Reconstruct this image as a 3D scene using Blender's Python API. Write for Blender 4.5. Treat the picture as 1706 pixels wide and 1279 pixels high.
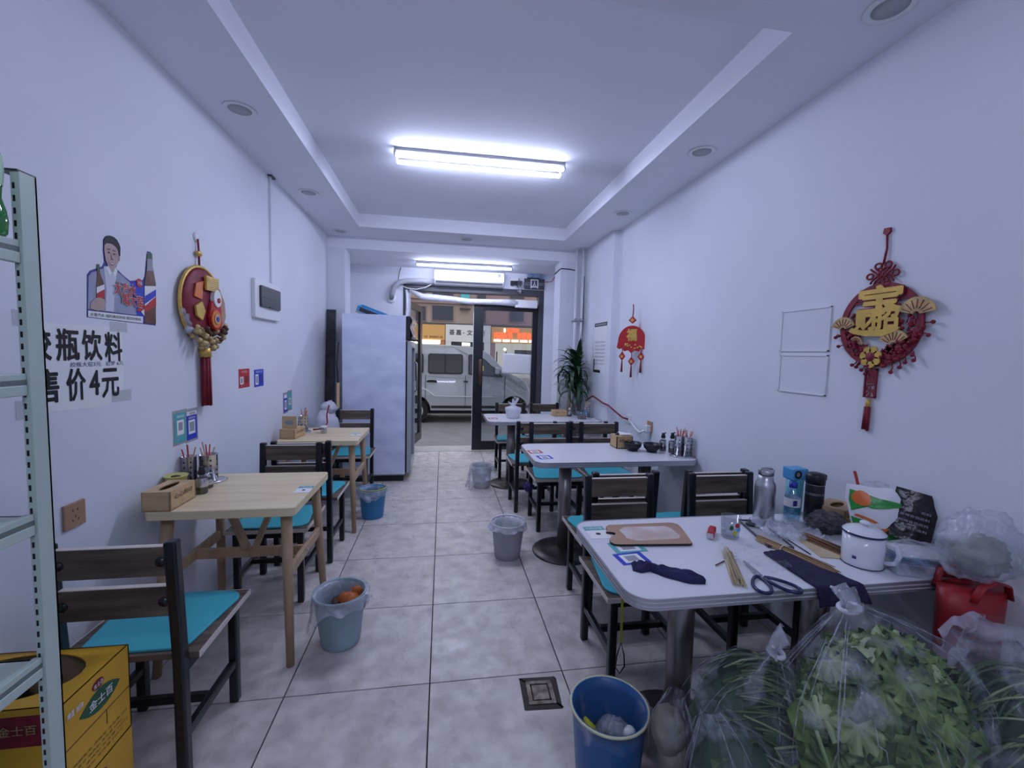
import bpy, math, random
from mathutils import Vector, Matrix, noise
R = math.radians
rnd = random.Random(7)
scene = bpy.context.scene
COL = scene.collection
for o in list(bpy.data.objects): bpy.data.objects.remove(o)

# ---------------------------------------------------------------- camera
def cam_setup():
    yaw, pitch, roll, h, f = 0.1605, -0.0711, 0.0250, 1.4572, 717.05
    fw = Vector((math.sin(yaw)*math.cos(pitch), math.cos(yaw)*math.cos(pitch), math.sin(pitch)))
    r = Vector((math.cos(yaw), -math.sin(yaw), 0)); u = r.cross(fw)
    r2 = r*math.cos(roll)+u*math.sin(roll); u2 = -r*math.sin(roll)+u*math.cos(roll)
    cd = bpy.data.cameras.new('camera'); cd.sensor_width = 36; cd.lens = f/1706*36
    cd.clip_start = .02; cd.clip_end = 200
    o = bpy.data.objects.new('camera', cd); COL.objects.link(o)
    m = Matrix((r2, u2, -fw)).transposed().to_4x4(); m.translation = (0, 0, h)
    o.matrix_world = m; scene.camera = o
cam_setup()

# ---------------------------------------------------------------- world, light level
TUBE_COL = (0.69, 0.745, 1.0)
TUBE_POWER = 86.0
BACK_TUBE_POWER = 54.0
SKY_COL = (0.70, 0.72, 0.78)
SKY_POWER = 2.1
w = bpy.data.worlds.new('dusk_sky'); scene.world = w; w.use_nodes = True
bg = w.node_tree.nodes['Background']; bg.inputs[0].default_value = (*SKY_COL, 1); bg.inputs[1].default_value = SKY_POWER
vs = scene.view_settings
vs.view_transform = 'Standard'; vs.look = 'None'; vs.gamma = 1; vs.exposure = 0.0
vs.use_curve_mapping = False
scene.display_settings.display_device = 'sRGB'

# ---------------------------------------------------------------- materials
def lin(c):
    if isinstance(c, str):
        c = c.lstrip('#'); c = [int(c[i:i+2], 16)/255 for i in (0, 2, 4)]
        c = [x/12.92 if x <= .04045 else ((x+.055)/1.055)**2.4 for x in c]
    return tuple(c[:3])
MATS = {}
def mat(name, color, rough=.55, metal=0, var=0., scale=6, stretch=(1, 1, 1), color2=None, bump=0., alpha=1, trans=0, spec=.5, emit=None, estr=0, coat=0, detail=4, objrand=0., ior=1.45, bscale=None):
    m = bpy.data.materials.new(name); m.use_nodes = True; MATS[name] = m
    nt = m.node_tree; N = nt.nodes; L = nt.links; b = N['Principled BSDF']
    c = lin(color)
    b.inputs['Base Color'].default_value = (*c, 1); b.inputs['Roughness'].default_value = rough
    b.inputs['Metallic'].default_value = metal; b.inputs['Alpha'].default_value = alpha
    b.inputs['Transmission Weight'].default_value = trans; b.inputs['Specular IOR Level'].default_value = spec
    b.inputs['Coat Weight'].default_value = coat; b.inputs['IOR'].default_value = ior
    if emit:
        b.inputs['Emission Color'].default_value = (*lin(emit), 1); b.inputs['Emission Strength'].default_value = estr
    if var or color2 or bump or objrand:
        tc = N.new('ShaderNodeTexCoord'); mp = N.new('ShaderNodeMapping'); mp.inputs['Scale'].default_value = stretch
        L.new(tc.outputs['Object'], mp.inputs[0])
        vec = mp.outputs[0]
        oi = N.new('ShaderNodeObjectInfo')
        if objrand:
            ad = N.new('ShaderNodeVectorMath'); ad.operation = 'ADD'
            sc_ = N.new('ShaderNodeMath'); sc_.operation = 'MULTIPLY'; sc_.inputs[1].default_value = 37
            L.new(oi.outputs['Random'], sc_.inputs[0]); L.new(vec, ad.inputs[0]); L.new(sc_.outputs[0], ad.inputs[1]); vec = ad.outputs[0]
        nz = N.new('ShaderNodeTexNoise'); nz.inputs['Scale'].default_value = scale; nz.inputs['Detail'].default_value = detail
        L.new(vec, nz.inputs['Vector'])
        if var or color2:
            rp = N.new('ShaderNodeValToRGB')
            c2 = lin(color2) if color2 else tuple(max(0, x*(1-var)) for x in c)
            c1 = c if color2 else tuple(min(1, x*(1+var*.6)) for x in c)
            rp.color_ramp.elements[0].color = (*c2, 1); rp.color_ramp.elements[1].color = (*c1, 1)
            rp.color_ramp.elements[0].position = .32; rp.color_ramp.elements[1].position = .68
            L.new(nz.outputs['Fac'], rp.inputs[0]); L.new(rp.outputs[0], b.inputs['Base Color'])
        if bump:
            bp = N.new('ShaderNodeBump'); bp.inputs['Strength'].default_value = bump; bp.inputs['Distance'].default_value = .01
            if bscale:
                n2 = N.new('ShaderNodeTexNoise'); n2.inputs['Scale'].default_value = bscale; L.new(vec, n2.inputs['Vector']); L.new(n2.outputs['Fac'], bp.inputs['Height'])
            else: L.new(nz.outputs['Fac'], bp.inputs['Height'])
            L.new(bp.outputs[0], b.inputs['Normal'])
    return m
def film(name, color, lo, hi, scale=9, rough=.12, stretch=(1, 1, 1), bs=.6, n0=.42, n1=.72):
    """thin clear plastic: mostly see-through, milky where it wrinkles, highlight patches included"""
    m = bpy.data.materials.new(name); m.use_nodes = True; nt = m.node_tree; N = nt.nodes; L = nt.links
    b = N['Principled BSDF']; b.inputs['Base Color'].default_value = (*lin(color), 1); b.inputs['Roughness'].default_value = rough
    b.inputs['Specular IOR Level'].default_value = .9
    t = N.new('ShaderNodeBsdfTransparent'); mx = N.new('ShaderNodeMixShader')
    tc = N.new('ShaderNodeTexCoord'); mp = N.new('ShaderNodeMapping'); mp.inputs['Scale'].default_value = stretch
    nz = N.new('ShaderNodeTexNoise'); nz.inputs['Scale'].default_value = scale; nz.inputs['Detail'].default_value = 5; nz.inputs['Distortion'].default_value = .8
    L.new(tc.outputs['Object'], mp.inputs[0]); L.new(mp.outputs[0], nz.inputs['Vector'])
    mr = N.new('ShaderNodeMapRange'); mr.inputs[1].default_value = n0; mr.inputs[2].default_value = n1; mr.inputs[3].default_value = lo; mr.inputs[4].default_value = hi
    L.new(nz.outputs['Fac'], mr.inputs[0]); L.new(mr.outputs[0], mx.inputs[0]); L.new(t.outputs[0], mx.inputs[1]); L.new(b.outputs[0], mx.inputs[2])
    bp = N.new('ShaderNodeBump'); bp.inputs['Strength'].default_value = bs; bp.inputs['Distance'].default_value = .02
    L.new(nz.outputs['Fac'], bp.inputs['Height']); L.new(bp.outputs[0], b.inputs['Normal'])
    L.new(mx.outputs[0], N['Material Output'].inputs[0]); MATS[name] = m; return m
def clear(name, tint=(1, 1, 1), refl=.09, rough=.02):
    """thin clear pane or wall of a glass"""
    m = bpy.data.materials.new(name); m.use_nodes = True; nt = m.node_tree; N = nt.nodes; L = nt.links
    N.remove(N['Principled BSDF'])
    t = N.new('ShaderNodeBsdfTransparent'); t.inputs[0].default_value = (*tint, 1)
    g = N.new('ShaderNodeBsdfGlossy'); g.inputs['Roughness'].default_value = rough
    mx = N.new('ShaderNodeMixShader'); mx.inputs[0].default_value = refl
    L.new(t.outputs[0], mx.inputs[1]); L.new(g.outputs[0], mx.inputs[2]); L.new(mx.outputs[0], N['Material Output'].inputs[0])
    MATS[name] = m; return m
def emis(name, col, s):
    m = bpy.data.materials.new(name); m.use_nodes = True; nt = m.node_tree; N = nt.nodes
    N.remove(N['Principled BSDF']); e = N.new('ShaderNodeEmission'); e.inputs[0].default_value = (*lin(col), 1); e.inputs[1].default_value = s
    nt.links.new(e.outputs[0], N['Material Output'].inputs[0]); MATS[name] = m; return m

mat('wall', (.76, .78, .86), .7, var=.05, scale=1.2, bump=.05, bscale=60)
mat('ceil', (.83, .845, .92), .8, var=.03, scale=1)
mat('outer_white', (.66, .68, .72), .7)
mat('grout', (.035, .032, .032), .9)
mat('tile', (.73, .68, .65), .40, color2=(.50, .455, .44), scale=11, detail=10, objrand=1, bump=.12, bscale=30)
def rough_var(name, lo, hi, scale):
    nt = MATS[name].node_tree; N = nt.nodes; L = nt.links; tc = N.new('ShaderNodeTexCoord'); nz = N.new('ShaderNodeTexNoise'); nz.inputs['Scale'].default_value = scale; nz.inputs['Detail'].default_value = 8; nz.inputs['Distortion'].default_value = 1.2
    mr = N.new('ShaderNodeMapRange'); mr.inputs[1].default_value = .35; mr.inputs[2].default_value = .65; mr.inputs[3].default_value = lo; mr.inputs[4].default_value = hi
    L.new(tc.outputs['Object'], nz.inputs['Vector']); L.new(nz.outputs['Fac'], mr.inputs[0]); L.new(mr.outputs[0], N['Principled BSDF'].inputs['Roughness'])
rough_var('tile', .24, .55, 7)
mat('white_paint', (.78, .80, .85), .45)
mat('white_plastic', (.80, .81, .84), .35)
mat('grey_plastic', (.42, .43, .47), .4)
mat('dark_grey', (.06, .06, .075), .4)
mat('black', (.012, .012, .016), .38)
mat('black_metal', (.010, .011, .016), .28, spec=.6)
mat('black_rubber', (.010, .010, .012), .7)
mat('chrome', (.60, .60, .63), .22, metal=1)
mat('steel', (.50, .50, .53), .32, metal=1, var=.15, scale=3, stretch=(1, 1, .1))
mat('brushed', (.55, .55, .57), .28, metal=1)
mat('pole_metal', (.34, .31, .31), .36, metal=.8, var=.2, scale=5, stretch=(1, 1, .1))
mat('base_metal', (.085, .07, .07), .3, metal=.6)
mat('dark_wood', (.17, .13, .10), .5, color2=(.045, .032, .026), scale=9, stretch=(.35, 3.2, 3.2), detail=8, objrand=1, bump=.15)
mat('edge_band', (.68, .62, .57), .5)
mat('cyan', (.055, .44, .53), .5, var=.05, scale=4)
mat('oak', (.84, .70, .45), .38, color2=(.70, .565, .35), scale=5, stretch=(.6, 5, 5), detail=6, objrand=1)
mat('oak_dark', (.46, .33, .205), .45, color2=(.36, .25, .15), scale=5, stretch=(5, 5, .6), detail=6)
mat('box_wood', (.64, .45, .25), .5, color2=(.52, .35, .18), scale=6, stretch=(.7, 5, 5), objrand=1)
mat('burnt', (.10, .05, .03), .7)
mat('laminate', (.74, .745, .80), .28, var=.04, scale=2.2)
mat('alu_edge', (.50, .50, .55), .35, metal=.7)
mat('alu_groove', (.10, .10, .12), .5)
mat('red', (.42, .015, .02), .5)
mat('maroon', (.22, .012, .03), .55, var=.2, scale=30)
mat('gold', (.66, .43, .10), .38, metal=.35, var=.15, scale=20)
mat('gold_pale', (.52, .38, .17), .45, metal=.2, var=.3, scale=30)
mat('paper', (.84, .84, .86), .7)
mat('paper_soft', (.72, .73, .76), .7)
mat('tape', (.78, .80, .82), .3, alpha=.4)
mat('ink', (.008, .008, .010), .6)
mat('ink_blue', (.05, .05, .16), .6)
mat('teal_print', (.10, .42, .44), .5)
mat('blue_print', (.02, .045, .50), .5)
mat('navy_print', (.03, .03, .22), .5)
mat('red_print', (.50, .02, .025), .5)
mat('grey_print', (.32, .33, .38), .6)
mat('skin_print', (.50, .36, .33), .6, var=.12, scale=25)
mat('hair_print', (.012, .011, .016), .6)
mat('jacket_print', (.34, .37, .50), .6, var=.15, scale=14)
mat('shirt_print', (.62, .64, .74), .6)
mat('cola_print', (.13, .045, .025), .4, var=.4, scale=25)
mat('shelf_green', (.50, .61, .55), .38)
mat('shelf_dark', (.16, .20, .19), .5)
mat('carton', (.72, .40, .03), .5, var=.08, scale=6)
mat('carton_light', (.75, .50, .10), .5)
mat('carton_in', (.42, .30, .18), .8)
mat('leaf_green_print', (.02, .11, .05), .5)
mat('bottle_green', (.03, .30, .07), .08, trans=.55, spec=.8)
mat('bottle_label', (.35, .62, .40), .4)
mat('dark_glass', (.015, .02, .012), .08, spec=.8)
mat('fridge_side', (.72, .78, .97), .45, color2=(.54, .59, .80), scale=3.4, stretch=(1, 1, 1.6), detail=8)
mat('fridge_grey', (.38, .40, .44), .35)
mat('foil', (.60, .62, .66), .25, metal=.8, bump=1, bscale=30)
mat('black_marble', (.010, .010, .012), .18, color2=(.05, .05, .06), scale=7, detail=8)
mat('bin_blue', (.03, .20, .42), .4, var=.12, scale=4)
mat('bin_bluedark', (.018, .115, .33), .35, var=.15, scale=4)
mat('bin_teal', (.30, .42, .47), .45, var=.2, scale=5)
mat('bin_grey', (.36, .36, .41), .5, var=.08, scale=8)
mat('bin_pale', (.46, .48, .50), .5)
mat('rim_yellow', (.62, .62, .40), .4)
mat('orange_waste', (.62, .17, .03), .5, color2=(.35, .08, .02), scale=20)
mat('banana', (.50, .50, .03), .5, color2=(.22, .26, .02), scale=14)
mat('drain_metal', (.32, .28, .22), .35, metal=.7, color2=(.08, .06, .05), scale=22)
mat('dirt', (.06, .05, .045), .9)
mat('pipe_white', (.70, .72, .77), .4)
mat('board', (.46, .29, .19), .4, color2=(.36, .21, .13), scale=4)
mat('board_worn', (.72, .68, .70), .5, color2=(.52, .36, .28), scale=6, detail=8)
mat('cloth_navy', (.016, .014, .075), .85, var=.25, scale=18)
mat('cloth_sleeve', (.018, .016, .055), .9, var=.25, scale=25, bump=.3, bscale=300)
mat('bamboo', (.55, .38, .20), .5, color2=(.36, .22, .10), scale=12, objrand=1)
mat('bamboo_pale', (.62, .52, .34), .5, color2=(.48, .38, .22), scale=12)
mat('bamboo_brown', (.30, .17, .09), .5, color2=(.20, .10, .05), scale=12)
mat('enamel', (.76, .78, .85), .18, coat=.4)
mat('enamel_rim', (.02, .025, .09), .25)
mat('cap_blue', (.015, .05, .38), .3)
mat('tumbler_teal', (.10, .42, .50), .35)
mat('tumbler_cap', (.08, .34, .66), .35)
mat('milk_green', (.03, .30, .05), .3, bump=.5, bscale=25)
mat('milk_white', (.80, .80, .84), .3, bump=.5, bscale=18)
mat('milk_orange', (.70, .16, .03), .35)
mat('dark_bag', (.012, .010, .012), .25, bump=.9, bscale=22)
mat('purple', (.07, .05, .22), .7)
mat('strap_yellow', (.50, .52, .05), .6)
mat('yellow_dish', (.62, .58, .20), .35)
mat('soy', (.018, .008, .006), .08, spec=.8)
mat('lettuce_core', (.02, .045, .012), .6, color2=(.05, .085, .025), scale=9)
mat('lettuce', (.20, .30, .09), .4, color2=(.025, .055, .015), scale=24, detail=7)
mat('lettuce_pale', (.46, .53, .30), .4, color2=(.20, .29, .11), scale=9)
mat('stem_green', (.12, .18, .07), .4, color2=(.035, .07, .025), scale=12)
mat('stem_pale', (.36, .40, .22), .4, color2=(.16, .21, .09), scale=10)
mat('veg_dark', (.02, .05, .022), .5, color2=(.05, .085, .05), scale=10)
mat('white_veg', (.27, .27, .22), .5, color2=(.13, .12, .09), scale=16)
mat('red_bag', (.30, .012, .018), .45, var=.2, scale=8)
mat('leaf_plant', (.035, .085, .035), .4, color2=(.015, .045, .022), scale=10, objrand=1)
mat('soil', (.10, .06, .045), .9, var=.3, scale=20)
mat('asphalt', (.19, .19, .20), .85, var=.12, scale=3)
mat('kerb', (.42, .41, .41), .8, var=.1, scale=5)
mat('van_paint', (.46, .475, .50), .3, metal=.25, coat=.5)
mat('van_glass', (.02, .025, .03), .06, spec=1.0)
mat('van_dark', (.02, .02, .022), .6)
mat('tyre', (.02, .02, .02), .8)
mat('facade', (.34, .27, .23), .8, var=.1, scale=.6)
mat('facade_red', (.30, .20, .20), .8, var=.1, scale=.6)
mat('facade_window', (.05, .055, .075), .15)
mat('sign_orange', (.60, .33, .11), .6)
mat('sign_white', (.60, .60, .60), .6)
mat('pillar_orange', (.45, .18, .07), .6)
mat('shop_dark', (.06, .06, .07), .4)
emis('tube', TUBE_COL, TUBE_POWER); emis('tube_back', TUBE_COL, BACK_TUBE_POWER)
emis('shop_light', (.95, .93, .80), 5.0); emis('sign_red', (1.0, .11, .03), 3.2); emis('sign_lamp', (.85, .95, .88), 3.0)
emis('shop_glow', (.70, .68, .60), .9)
film('bag_film', (.46, .49, .56), .07, .65, 9, .07, n0=.48, n1=.74, bs=1.4)
film('bag_thin', (.50, .53, .60), .05, .60, 9, .06, n0=.53, n1=.76, bs=1.4)  # pale noise patches in both clear films stand in for highlights
film('bag_milky', (.62, .65, .76), .28, .72, 8, .25)
film('bag_ear', (.66, .68, .78), .40, .80, 12, .3)
film('crease_highlight', (.56, .58, .68), .10, .55, 30, .2)
film('bag_white', (.76, .77, .85), .72, .97, 7, .4)
film('bag_dark', (.10, .10, .12), .45, .92, 22, .12, bs=1.5)
film('bag_red', (.52, .22, .28), .30, .75, 8, .2)
clear('glass', (.93, .96, .96), .08); clear('door_glass', (.82, .84, .88), .07); clear('pet', (.80, .90, .98), .14, .05)
clear('jar_glass', (.86, .88, .90), .14, .03); clear('water', (.72, .88, .93), .06)
# ---------------------------------------------------------------- mesh builder
I4 = Matrix.Identity(4)
class MB:
    def __init__(s): s.v = []; s.f = []; s.mi = []; s.sm = []
    def add(s, vs_, fs, mi=0, sm=False, M=None):
        k = len(s.v); s.v += [tuple(M @ Vector(p)) for p in vs_] if M is not None else [tuple(p) for p in vs_]
        for f in fs: s.f.append(tuple(i+k for i in f)); s.mi.append(mi); s.sm.append(sm)
        return s
    def box(s, x0, x1, y0, y1, z0, z1, mi=0, M=None):
        return s.add([(x0, y0, z0), (x1, y0, z0), (x1, y1, z0), (x0, y1, z0), (x0, y0, z1), (x1, y0, z1), (x1, y1, z1), (x0, y1, z1)],
                     [(0, 3, 2, 1), (4, 5, 6, 7), (0, 1, 5, 4), (1, 2, 6, 5), (2, 3, 7, 6), (3, 0, 4, 7)], mi, False, M)
    def bar(s, p0, p1, wx, wy, up=(0, 0, 1), mi=0):
        p0 = Vector(p0); p1 = Vector(p1); d = (p1-p0).normalized(); u = Vector(up)
        if abs(d.dot(u)) > .98: u = Vector((1, 0, 0))
        a = d.cross(u).normalized(); b = a.cross(d).normalized()
        vs_ = []
        for p in (p0, p1):
            for sx, sy in ((-1, -1), (1, -1), (1, 1), (-1, 1)): vs_.append(p+a*sx*wx/2+b*sy*wy/2)
        return s.add(vs_, [(0, 1, 2, 3), (7, 6, 5, 4), (0, 4, 5, 1), (1, 5, 6, 2), (2, 6, 7, 3), (3, 7, 4, 0)], mi)
    def cyl(s, p0, p1, r0, r1=None, n=16, mi=0, cap=True, sm=True):
        p0 = Vector(p0); p1 = Vector(p1); r1 = r0 if r1 is None else r1
        d = (p1-p0).normalized(); u = Vector((0, 0, 1)) if abs(d.z) < .95 else Vector((1, 0, 0))
        a = d.cross(u).normalized(); b = d.cross(a)
        vs_ = [p0+(a*math.cos(t)+b*math.sin(t))*r0 for t in [2*math.pi*i/n for i in range(n)]]+[p1+(a*math.cos(t)+b*math.sin(t))*r1 for t in [2*math.pi*i/n for i in range(n)]]
        s.add(vs_, [(i, (i+1) % n, n+(i+1) % n, n+i) for i in range(n)], mi, sm)
        if cap:
            k = len(s.v)-2*n
            s.f.append(tuple(k+i for i in reversed(range(n)))); s.f.append(tuple(k+n+i for i in range(n))); s.mi += [mi, mi]; s.sm += [False, False]
        return s
    def tube(s, path, r, n=8, closed=False, mi=0, flat=1.0):
        P = [Vector(p) for p in path]; m = len(P); vs_ = []; ref = None
        for i in range(m):
            if closed: d = P[(i+1) % m]-P[i-1]
            else: d = P[min(i+1, m-1)]-P[max(i-1, 0)]
            d = d.normalized() if d.length > 1e-9 else Vector((0, 0, 1))
            if ref is None:
                ref = Vector((0, 0, 1)) if abs(d.z) < .9 else Vector((1, 0, 0))
            a = d.cross(ref)
            a = a.normalized() if a.length > 1e-6 else d.orthogonal().normalized()
            b = a.cross(d).normalized(); ref = b
            rr = r[i] if isinstance(r, (list, tuple)) else r
            vs_ += [P[i]+a*math.cos(2*math.pi*k/n)*rr+b*math.sin(2*math.pi*k/n)*rr*flat for k in range(n)]
        fs = []
        for i in range(m if closed else m-1):
            j = (i+1) % m
            fs += [(i*n+k, i*n+(k+1) % n, j*n+(k+1) % n, j*n+k) for k in range(n)]
        if not closed: fs += [tuple(reversed(range(n))), tuple((m-1)*n+k for k in range(n))]
        return s.add(vs_, fs, mi, True)
    def lathe(s, prof, n=24, c=(0, 0, 0), mi=0, sx=1, sy=1, close=True, M=None, sm=True, fold=None):
        vs_ = []; fs = []; m = len(prof)
        for i, (r, z) in enumerate(prof):
            for k in range(n):
                t = 2*math.pi*k/n; rr = r
                if fold: rr = r*(1+fold(i/(m-1), t))
                vs_.append((c[0]+rr*math.cos(t)*sx, c[1]+rr*math.sin(t)*sy, c[2]+z))
        for i in range(m-1):
            for k in range(n): fs.append((i*n+k, i*n+(k+1) % n, (i+1)*n+(k+1) % n, (i+1)*n+k))
        if close:
            if prof[0][0] > 1e-4: fs.append(tuple(reversed(range(n))))
            if prof[-1][0] > 1e-4: fs.append(tuple((m-1)*n+k for k in range(n)))
        return s.add(vs_, fs, mi, sm, M)
    def prism(s, poly, z0, z1, mi=0, M=None):
        n = len(poly); vs_ = [(x, y, z0) for x, y in poly]+[(x, y, z1) for x, y in poly]
        return s.add(vs_, [tuple(reversed(range(n))), tuple(range(n, 2*n))]+[(i, (i+1) % n, n+(i+1) % n, n+i) for i in range(n)], mi, False, M)
    def ell(s, c, r, n=16, m=10, mi=0, fn=None, M=None):
        vs_ = []; fs = []
        r = (r, r, r) if isinstance(r, (int, float)) else r
        for i in range(m+1):
            ph = math.pi*i/m
            for k in range(n):
                t = 2*math.pi*k/n; d = Vector((math.sin(ph)*math.cos(t), math.sin(ph)*math.sin(t), math.cos(ph)))
                q = fn(d) if fn else 1
                vs_.append((c[0]+d.x*r[0]*q, c[1]+d.y*r[1]*q, c[2]+d.z*r[2]*q))
        for i in range(m):
            for k in range(n): fs.append((i*n+k, (i+1)*n+k, (i+1)*n+(k+1) % n, i*n+(k+1) % n))
        return s.add(vs_, fs, mi, True, M)
    def grid(s, fn, nu, nv, mi=0, M=None):
        vs_ = [fn(i/nu, j/nv) for j in range(nv+1) for i in range(nu+1)]
        return s.add(vs_, [(j*(nu+1)+i, j*(nu+1)+i+1, (j+1)*(nu+1)+i+1, (j+1)*(nu+1)+i) for j in range(nv) for i in range(nu)], mi, True, M)
    def mesh(s, name, mats):
        me = bpy.data.meshes.new(name); me.from_pydata(s.v, [], s.f); me.update()
        for mm in (mats if isinstance(mats, (list, tuple)) else [mats]): me.materials.append(MATS[mm])
        me.polygons.foreach_set('material_index', s.mi); me.polygons.foreach_set('use_smooth', s.sm)
        return me
    def build(s, name, mats, parent=None, bevel=0, solid=0, seg=2, sub=0, label=None, kind=None, loc=None):
        o = bpy.data.objects.new(name, s.mesh(name, mats)); COL.objects.link(o)
        if parent is not None: o.parent = parent
        if loc: o.location = loc
        if solid:
            md = o.modifiers.new('solid', 'SOLIDIFY'); md.thickness = solid; md.offset = 0
        if bevel:
            md = o.modifiers.new('bevel', 'BEVEL'); md.width = bevel; md.segments = seg; md.limit_method = 'ANGLE'; md.angle_limit = R(40)
        if sub:
            md = o.modifiers.new('sub', 'SUBSURF'); md.levels = sub; md.render_levels = sub
        if label: o['label'] = label
        if kind: o['kind'] = kind
        return o
def tag(o, label, cat, group=None):
    o['label'] = label; o['category'] = cat
    if group: o['group'] = group
    return o
def thing(name, label, cat, loc=(0, 0, 0), rz=0, group=None, rot=None):
    o = bpy.data.objects.new(name, None); COL.objects.link(o); o.empty_display_size = .05
    o.location = loc; o.rotation_euler = (0, 0, rz)
    if rot is not None: o.matrix_world = Matrix.Translation(loc) @ rot.to_4x4()
    return tag(o, label, cat, group)
def struct(o): o['kind'] = 'structure'; return o
def dup(root, loc, rz, label, group=None):
    r = root.copy(); COL.objects.link(r); r.location = loc; r.rotation_euler = (0, 0, rz); r['label'] = label
    if group: r['group'] = group
    for ch in root.children:
        c = ch.copy(); COL.objects.link(c); c.parent = r
        for g in ch.children:
            d = g.copy(); COL.objects.link(d); d.parent = c
    return r
# frames of things hung on walls: local x runs to the right as seen from inside, y up, z out of the wall
LEFTW = Matrix(((0, 0, 1), (1, 0, 0), (0, 1, 0)))
RIGHTW = Matrix(((0, 0, -1), (-1, 0, 0), (0, 1, 0)))
FRONTW = Matrix(((1, 0, 0), (0, 0, -1), (0, 1, 0)))
TXT = bpy.data.curves.new('txt', 'FONT')
TXO = bpy.data.objects.new('txt', TXT); COL.objects.link(TXO)
def text(body, x0, x1, y0, y1, z, material, name, parent, bold=0., depth=.0008, M=None, label=None):
    """lettering fitted into a rectangle of the parent's local xy plane"""
    TXT.body = body; TXT.offset = 0; TXT.resolution_u = 2; TXT.extrude = 0.; TXT.size = 1
    dg = bpy.context.evaluated_depsgraph_get(); dg.update()
    me = bpy.data.meshes.new_from_object(TXO.evaluated_get(dg))
    xs = [v.co.x for v in me.vertices]; ys = [v.co.y for v in me.vertices]
    if not xs: return None
    ax, bx, ay, by = min(xs), max(xs), min(ys), max(ys)
    for v in me.vertices:
        p = Vector((x0+(v.co.x-ax)/(bx-ax)*(x1-x0), y0+(v.co.y-ay)/max(1e-6, by-ay)*(y1-y0), z+depth))
        v.co = M @ p if M is not None else p
    bw = bold*min((x1-x0)/(bx-ax)*1.0, (y1-y0)/max(1e-6, by-ay)) if bold > 0 else 0
    V = [v.co.copy() for v in me.vertices]; F = [tuple(p.vertices) for p in me.polygons]; q = MB(); q.add(V, F)
    if bw:
        R3 = M.to_3x3() if M is not None else Matrix.Identity(3)
        for k in range(8):
            d = R3 @ Vector((math.cos(k*math.pi/4)*bw, math.sin(k*math.pi/4)*bw, .00007*(k+1))); q.add([p+d for p in V], F)
    bpy.data.meshes.remove(me)
    o = bpy.data.objects.new(name, q.mesh(name, material)); COL.objects.link(o); o.parent = parent
    if label: o['label'] = label
    return o
def rrect(x0, x1, y0, y1, r, n=5):
    out = []
    for cx, cy, a in ((x1-r, y0+r, -90), (x1-r, y1-r, 0), (x0+r, y1-r, 90), (x0+r, y0+r, 180)):
        for i in range(n+1):
            t = R(a+90*i/n); out.append((cx+r*math.cos(t), cy+r*math.sin(t)))
    return out
def circ(cx, cy, r, n=24, ry=None, a0=0):
    return [(cx+r*math.cos(a0+2*math.pi*i/n), cy+(ry or r)*math.sin(a0+2*math.pi*i/n)) for i in range(n)]
def ring_top(mb, cx, cy, rx, ry, x0, x1, y0, y1, z, n=40):
    """flat top with an oval hole"""
    A = [2*math.pi*i/n for i in range(n)]+[math.atan2(y-cy, x-cx) % (2*math.pi) for x in (x0, x1) for y in (y0, y1)]; A.sort(); m = len(A); I_ = []; O_ = []
    for a in A:
        ca, sa = math.cos(a), math.sin(a); r_ = 1/math.sqrt((ca/rx)**2+(sa/ry)**2); I_.append((cx+r_*ca, cy+r_*sa, z))
        k = min((x1-cx)/ca if ca > 1e-9 else 99, (x0-cx)/ca if ca < -1e-9 else 99, (y1-cy)/sa if sa > 1e-9 else 99, (y0-cy)/sa if sa < -1e-9 else 99); O_.append((cx+k*ca, cy+k*sa, z))
    mb.add(I_+O_, [(k, m+k, m+(k+1) % m, (k+1) % m) for k in range(m)]); return I_
def rot_to(d, up=(0, 0, 1)):
    d = Vector(d).normalized(); return d.to_track_quat('Z', 'Y').to_matrix().to_4x4()

# ---------------------------------------------------------------- the room
XL, XR, ZC = -1.313, 1.790, 2.746
YB, YE = -2.0, 6.40      # back of the shop behind the camera, end wall with the street door
DROP, ZV = 5.27, 2.61    # bulkhead and the lower ceiling by the door
TX0, TX1, TY0, TY1, ZT = -.89, 1.345, 1.60, 4.83, 2.88
S = .6
fl = MB().box(XL, XR, YB, YE+.12, -.08, -.006).build('floor', 'grout'); struct(fl); fl['label'] = 'grey cement tile floor with dark joints'
TM = {}
def lines(lo, hi, o0):
    k = math.ceil((lo-o0)/S); L_ = [lo]
    while o0+k*S < hi-.004:
        if o0+k*S > lo+.004: L_.append(o0+k*S)
        k += 1
    return L_+[hi]
gx = lines(XL, XR, -.0376); gy = lines(YB, YE, 1.8256)
for i in range(len(gx)-1):
    for j in range(len(gy)-1):
        wx, wy = round(gx[i+1]-gx[i]-.006, 4), round(gy[j+1]-gy[j]-.006, 4)
        if (wx, wy) not in TM: TM[(wx, wy)] = MB().box(-wx/2, wx/2, -wy/2, wy/2, -.008, 0).mesh('tile', 'tile')
        t = bpy.data.objects.new('tile', TM[(wx, wy)]); COL.objects.link(t); t.parent = fl
        t.location = ((gx[i]+gx[i+1])/2, (gy[j]+gy[j+1])/2, 0)
struct(MB().box(XL-.14, XL, YB-.12, YE+.12, -.08, 3.0).build('wall_left', 'wall'))
struct(MB().box(XR, XR+.14, YB-.12, YE+.12, -.08, 3.0).build('wall_right', 'wall'))
struct(MB().box(1.725, XR, 4.30, DROP, -.006, ZC).box(1.725, XR, DROP, YE-.16, -.006, ZV).build('wall_right_step', 'wall'))
struct(MB().box(XL, XR, YB-.12, YB, -.08, 3.0).build('wall_back', 'wall'))
wf = MB().box(XL, -.56, YE-.16, YE+.12, -.08, 2.95).box(1.455, XR, YE-.16, YE+.12, -.08, 2.95).box(-.56, 1.455, YE-.16, YE+.12, 2.385, 2.95)
struct(wf.build('wall_front', 'wall'))
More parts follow.
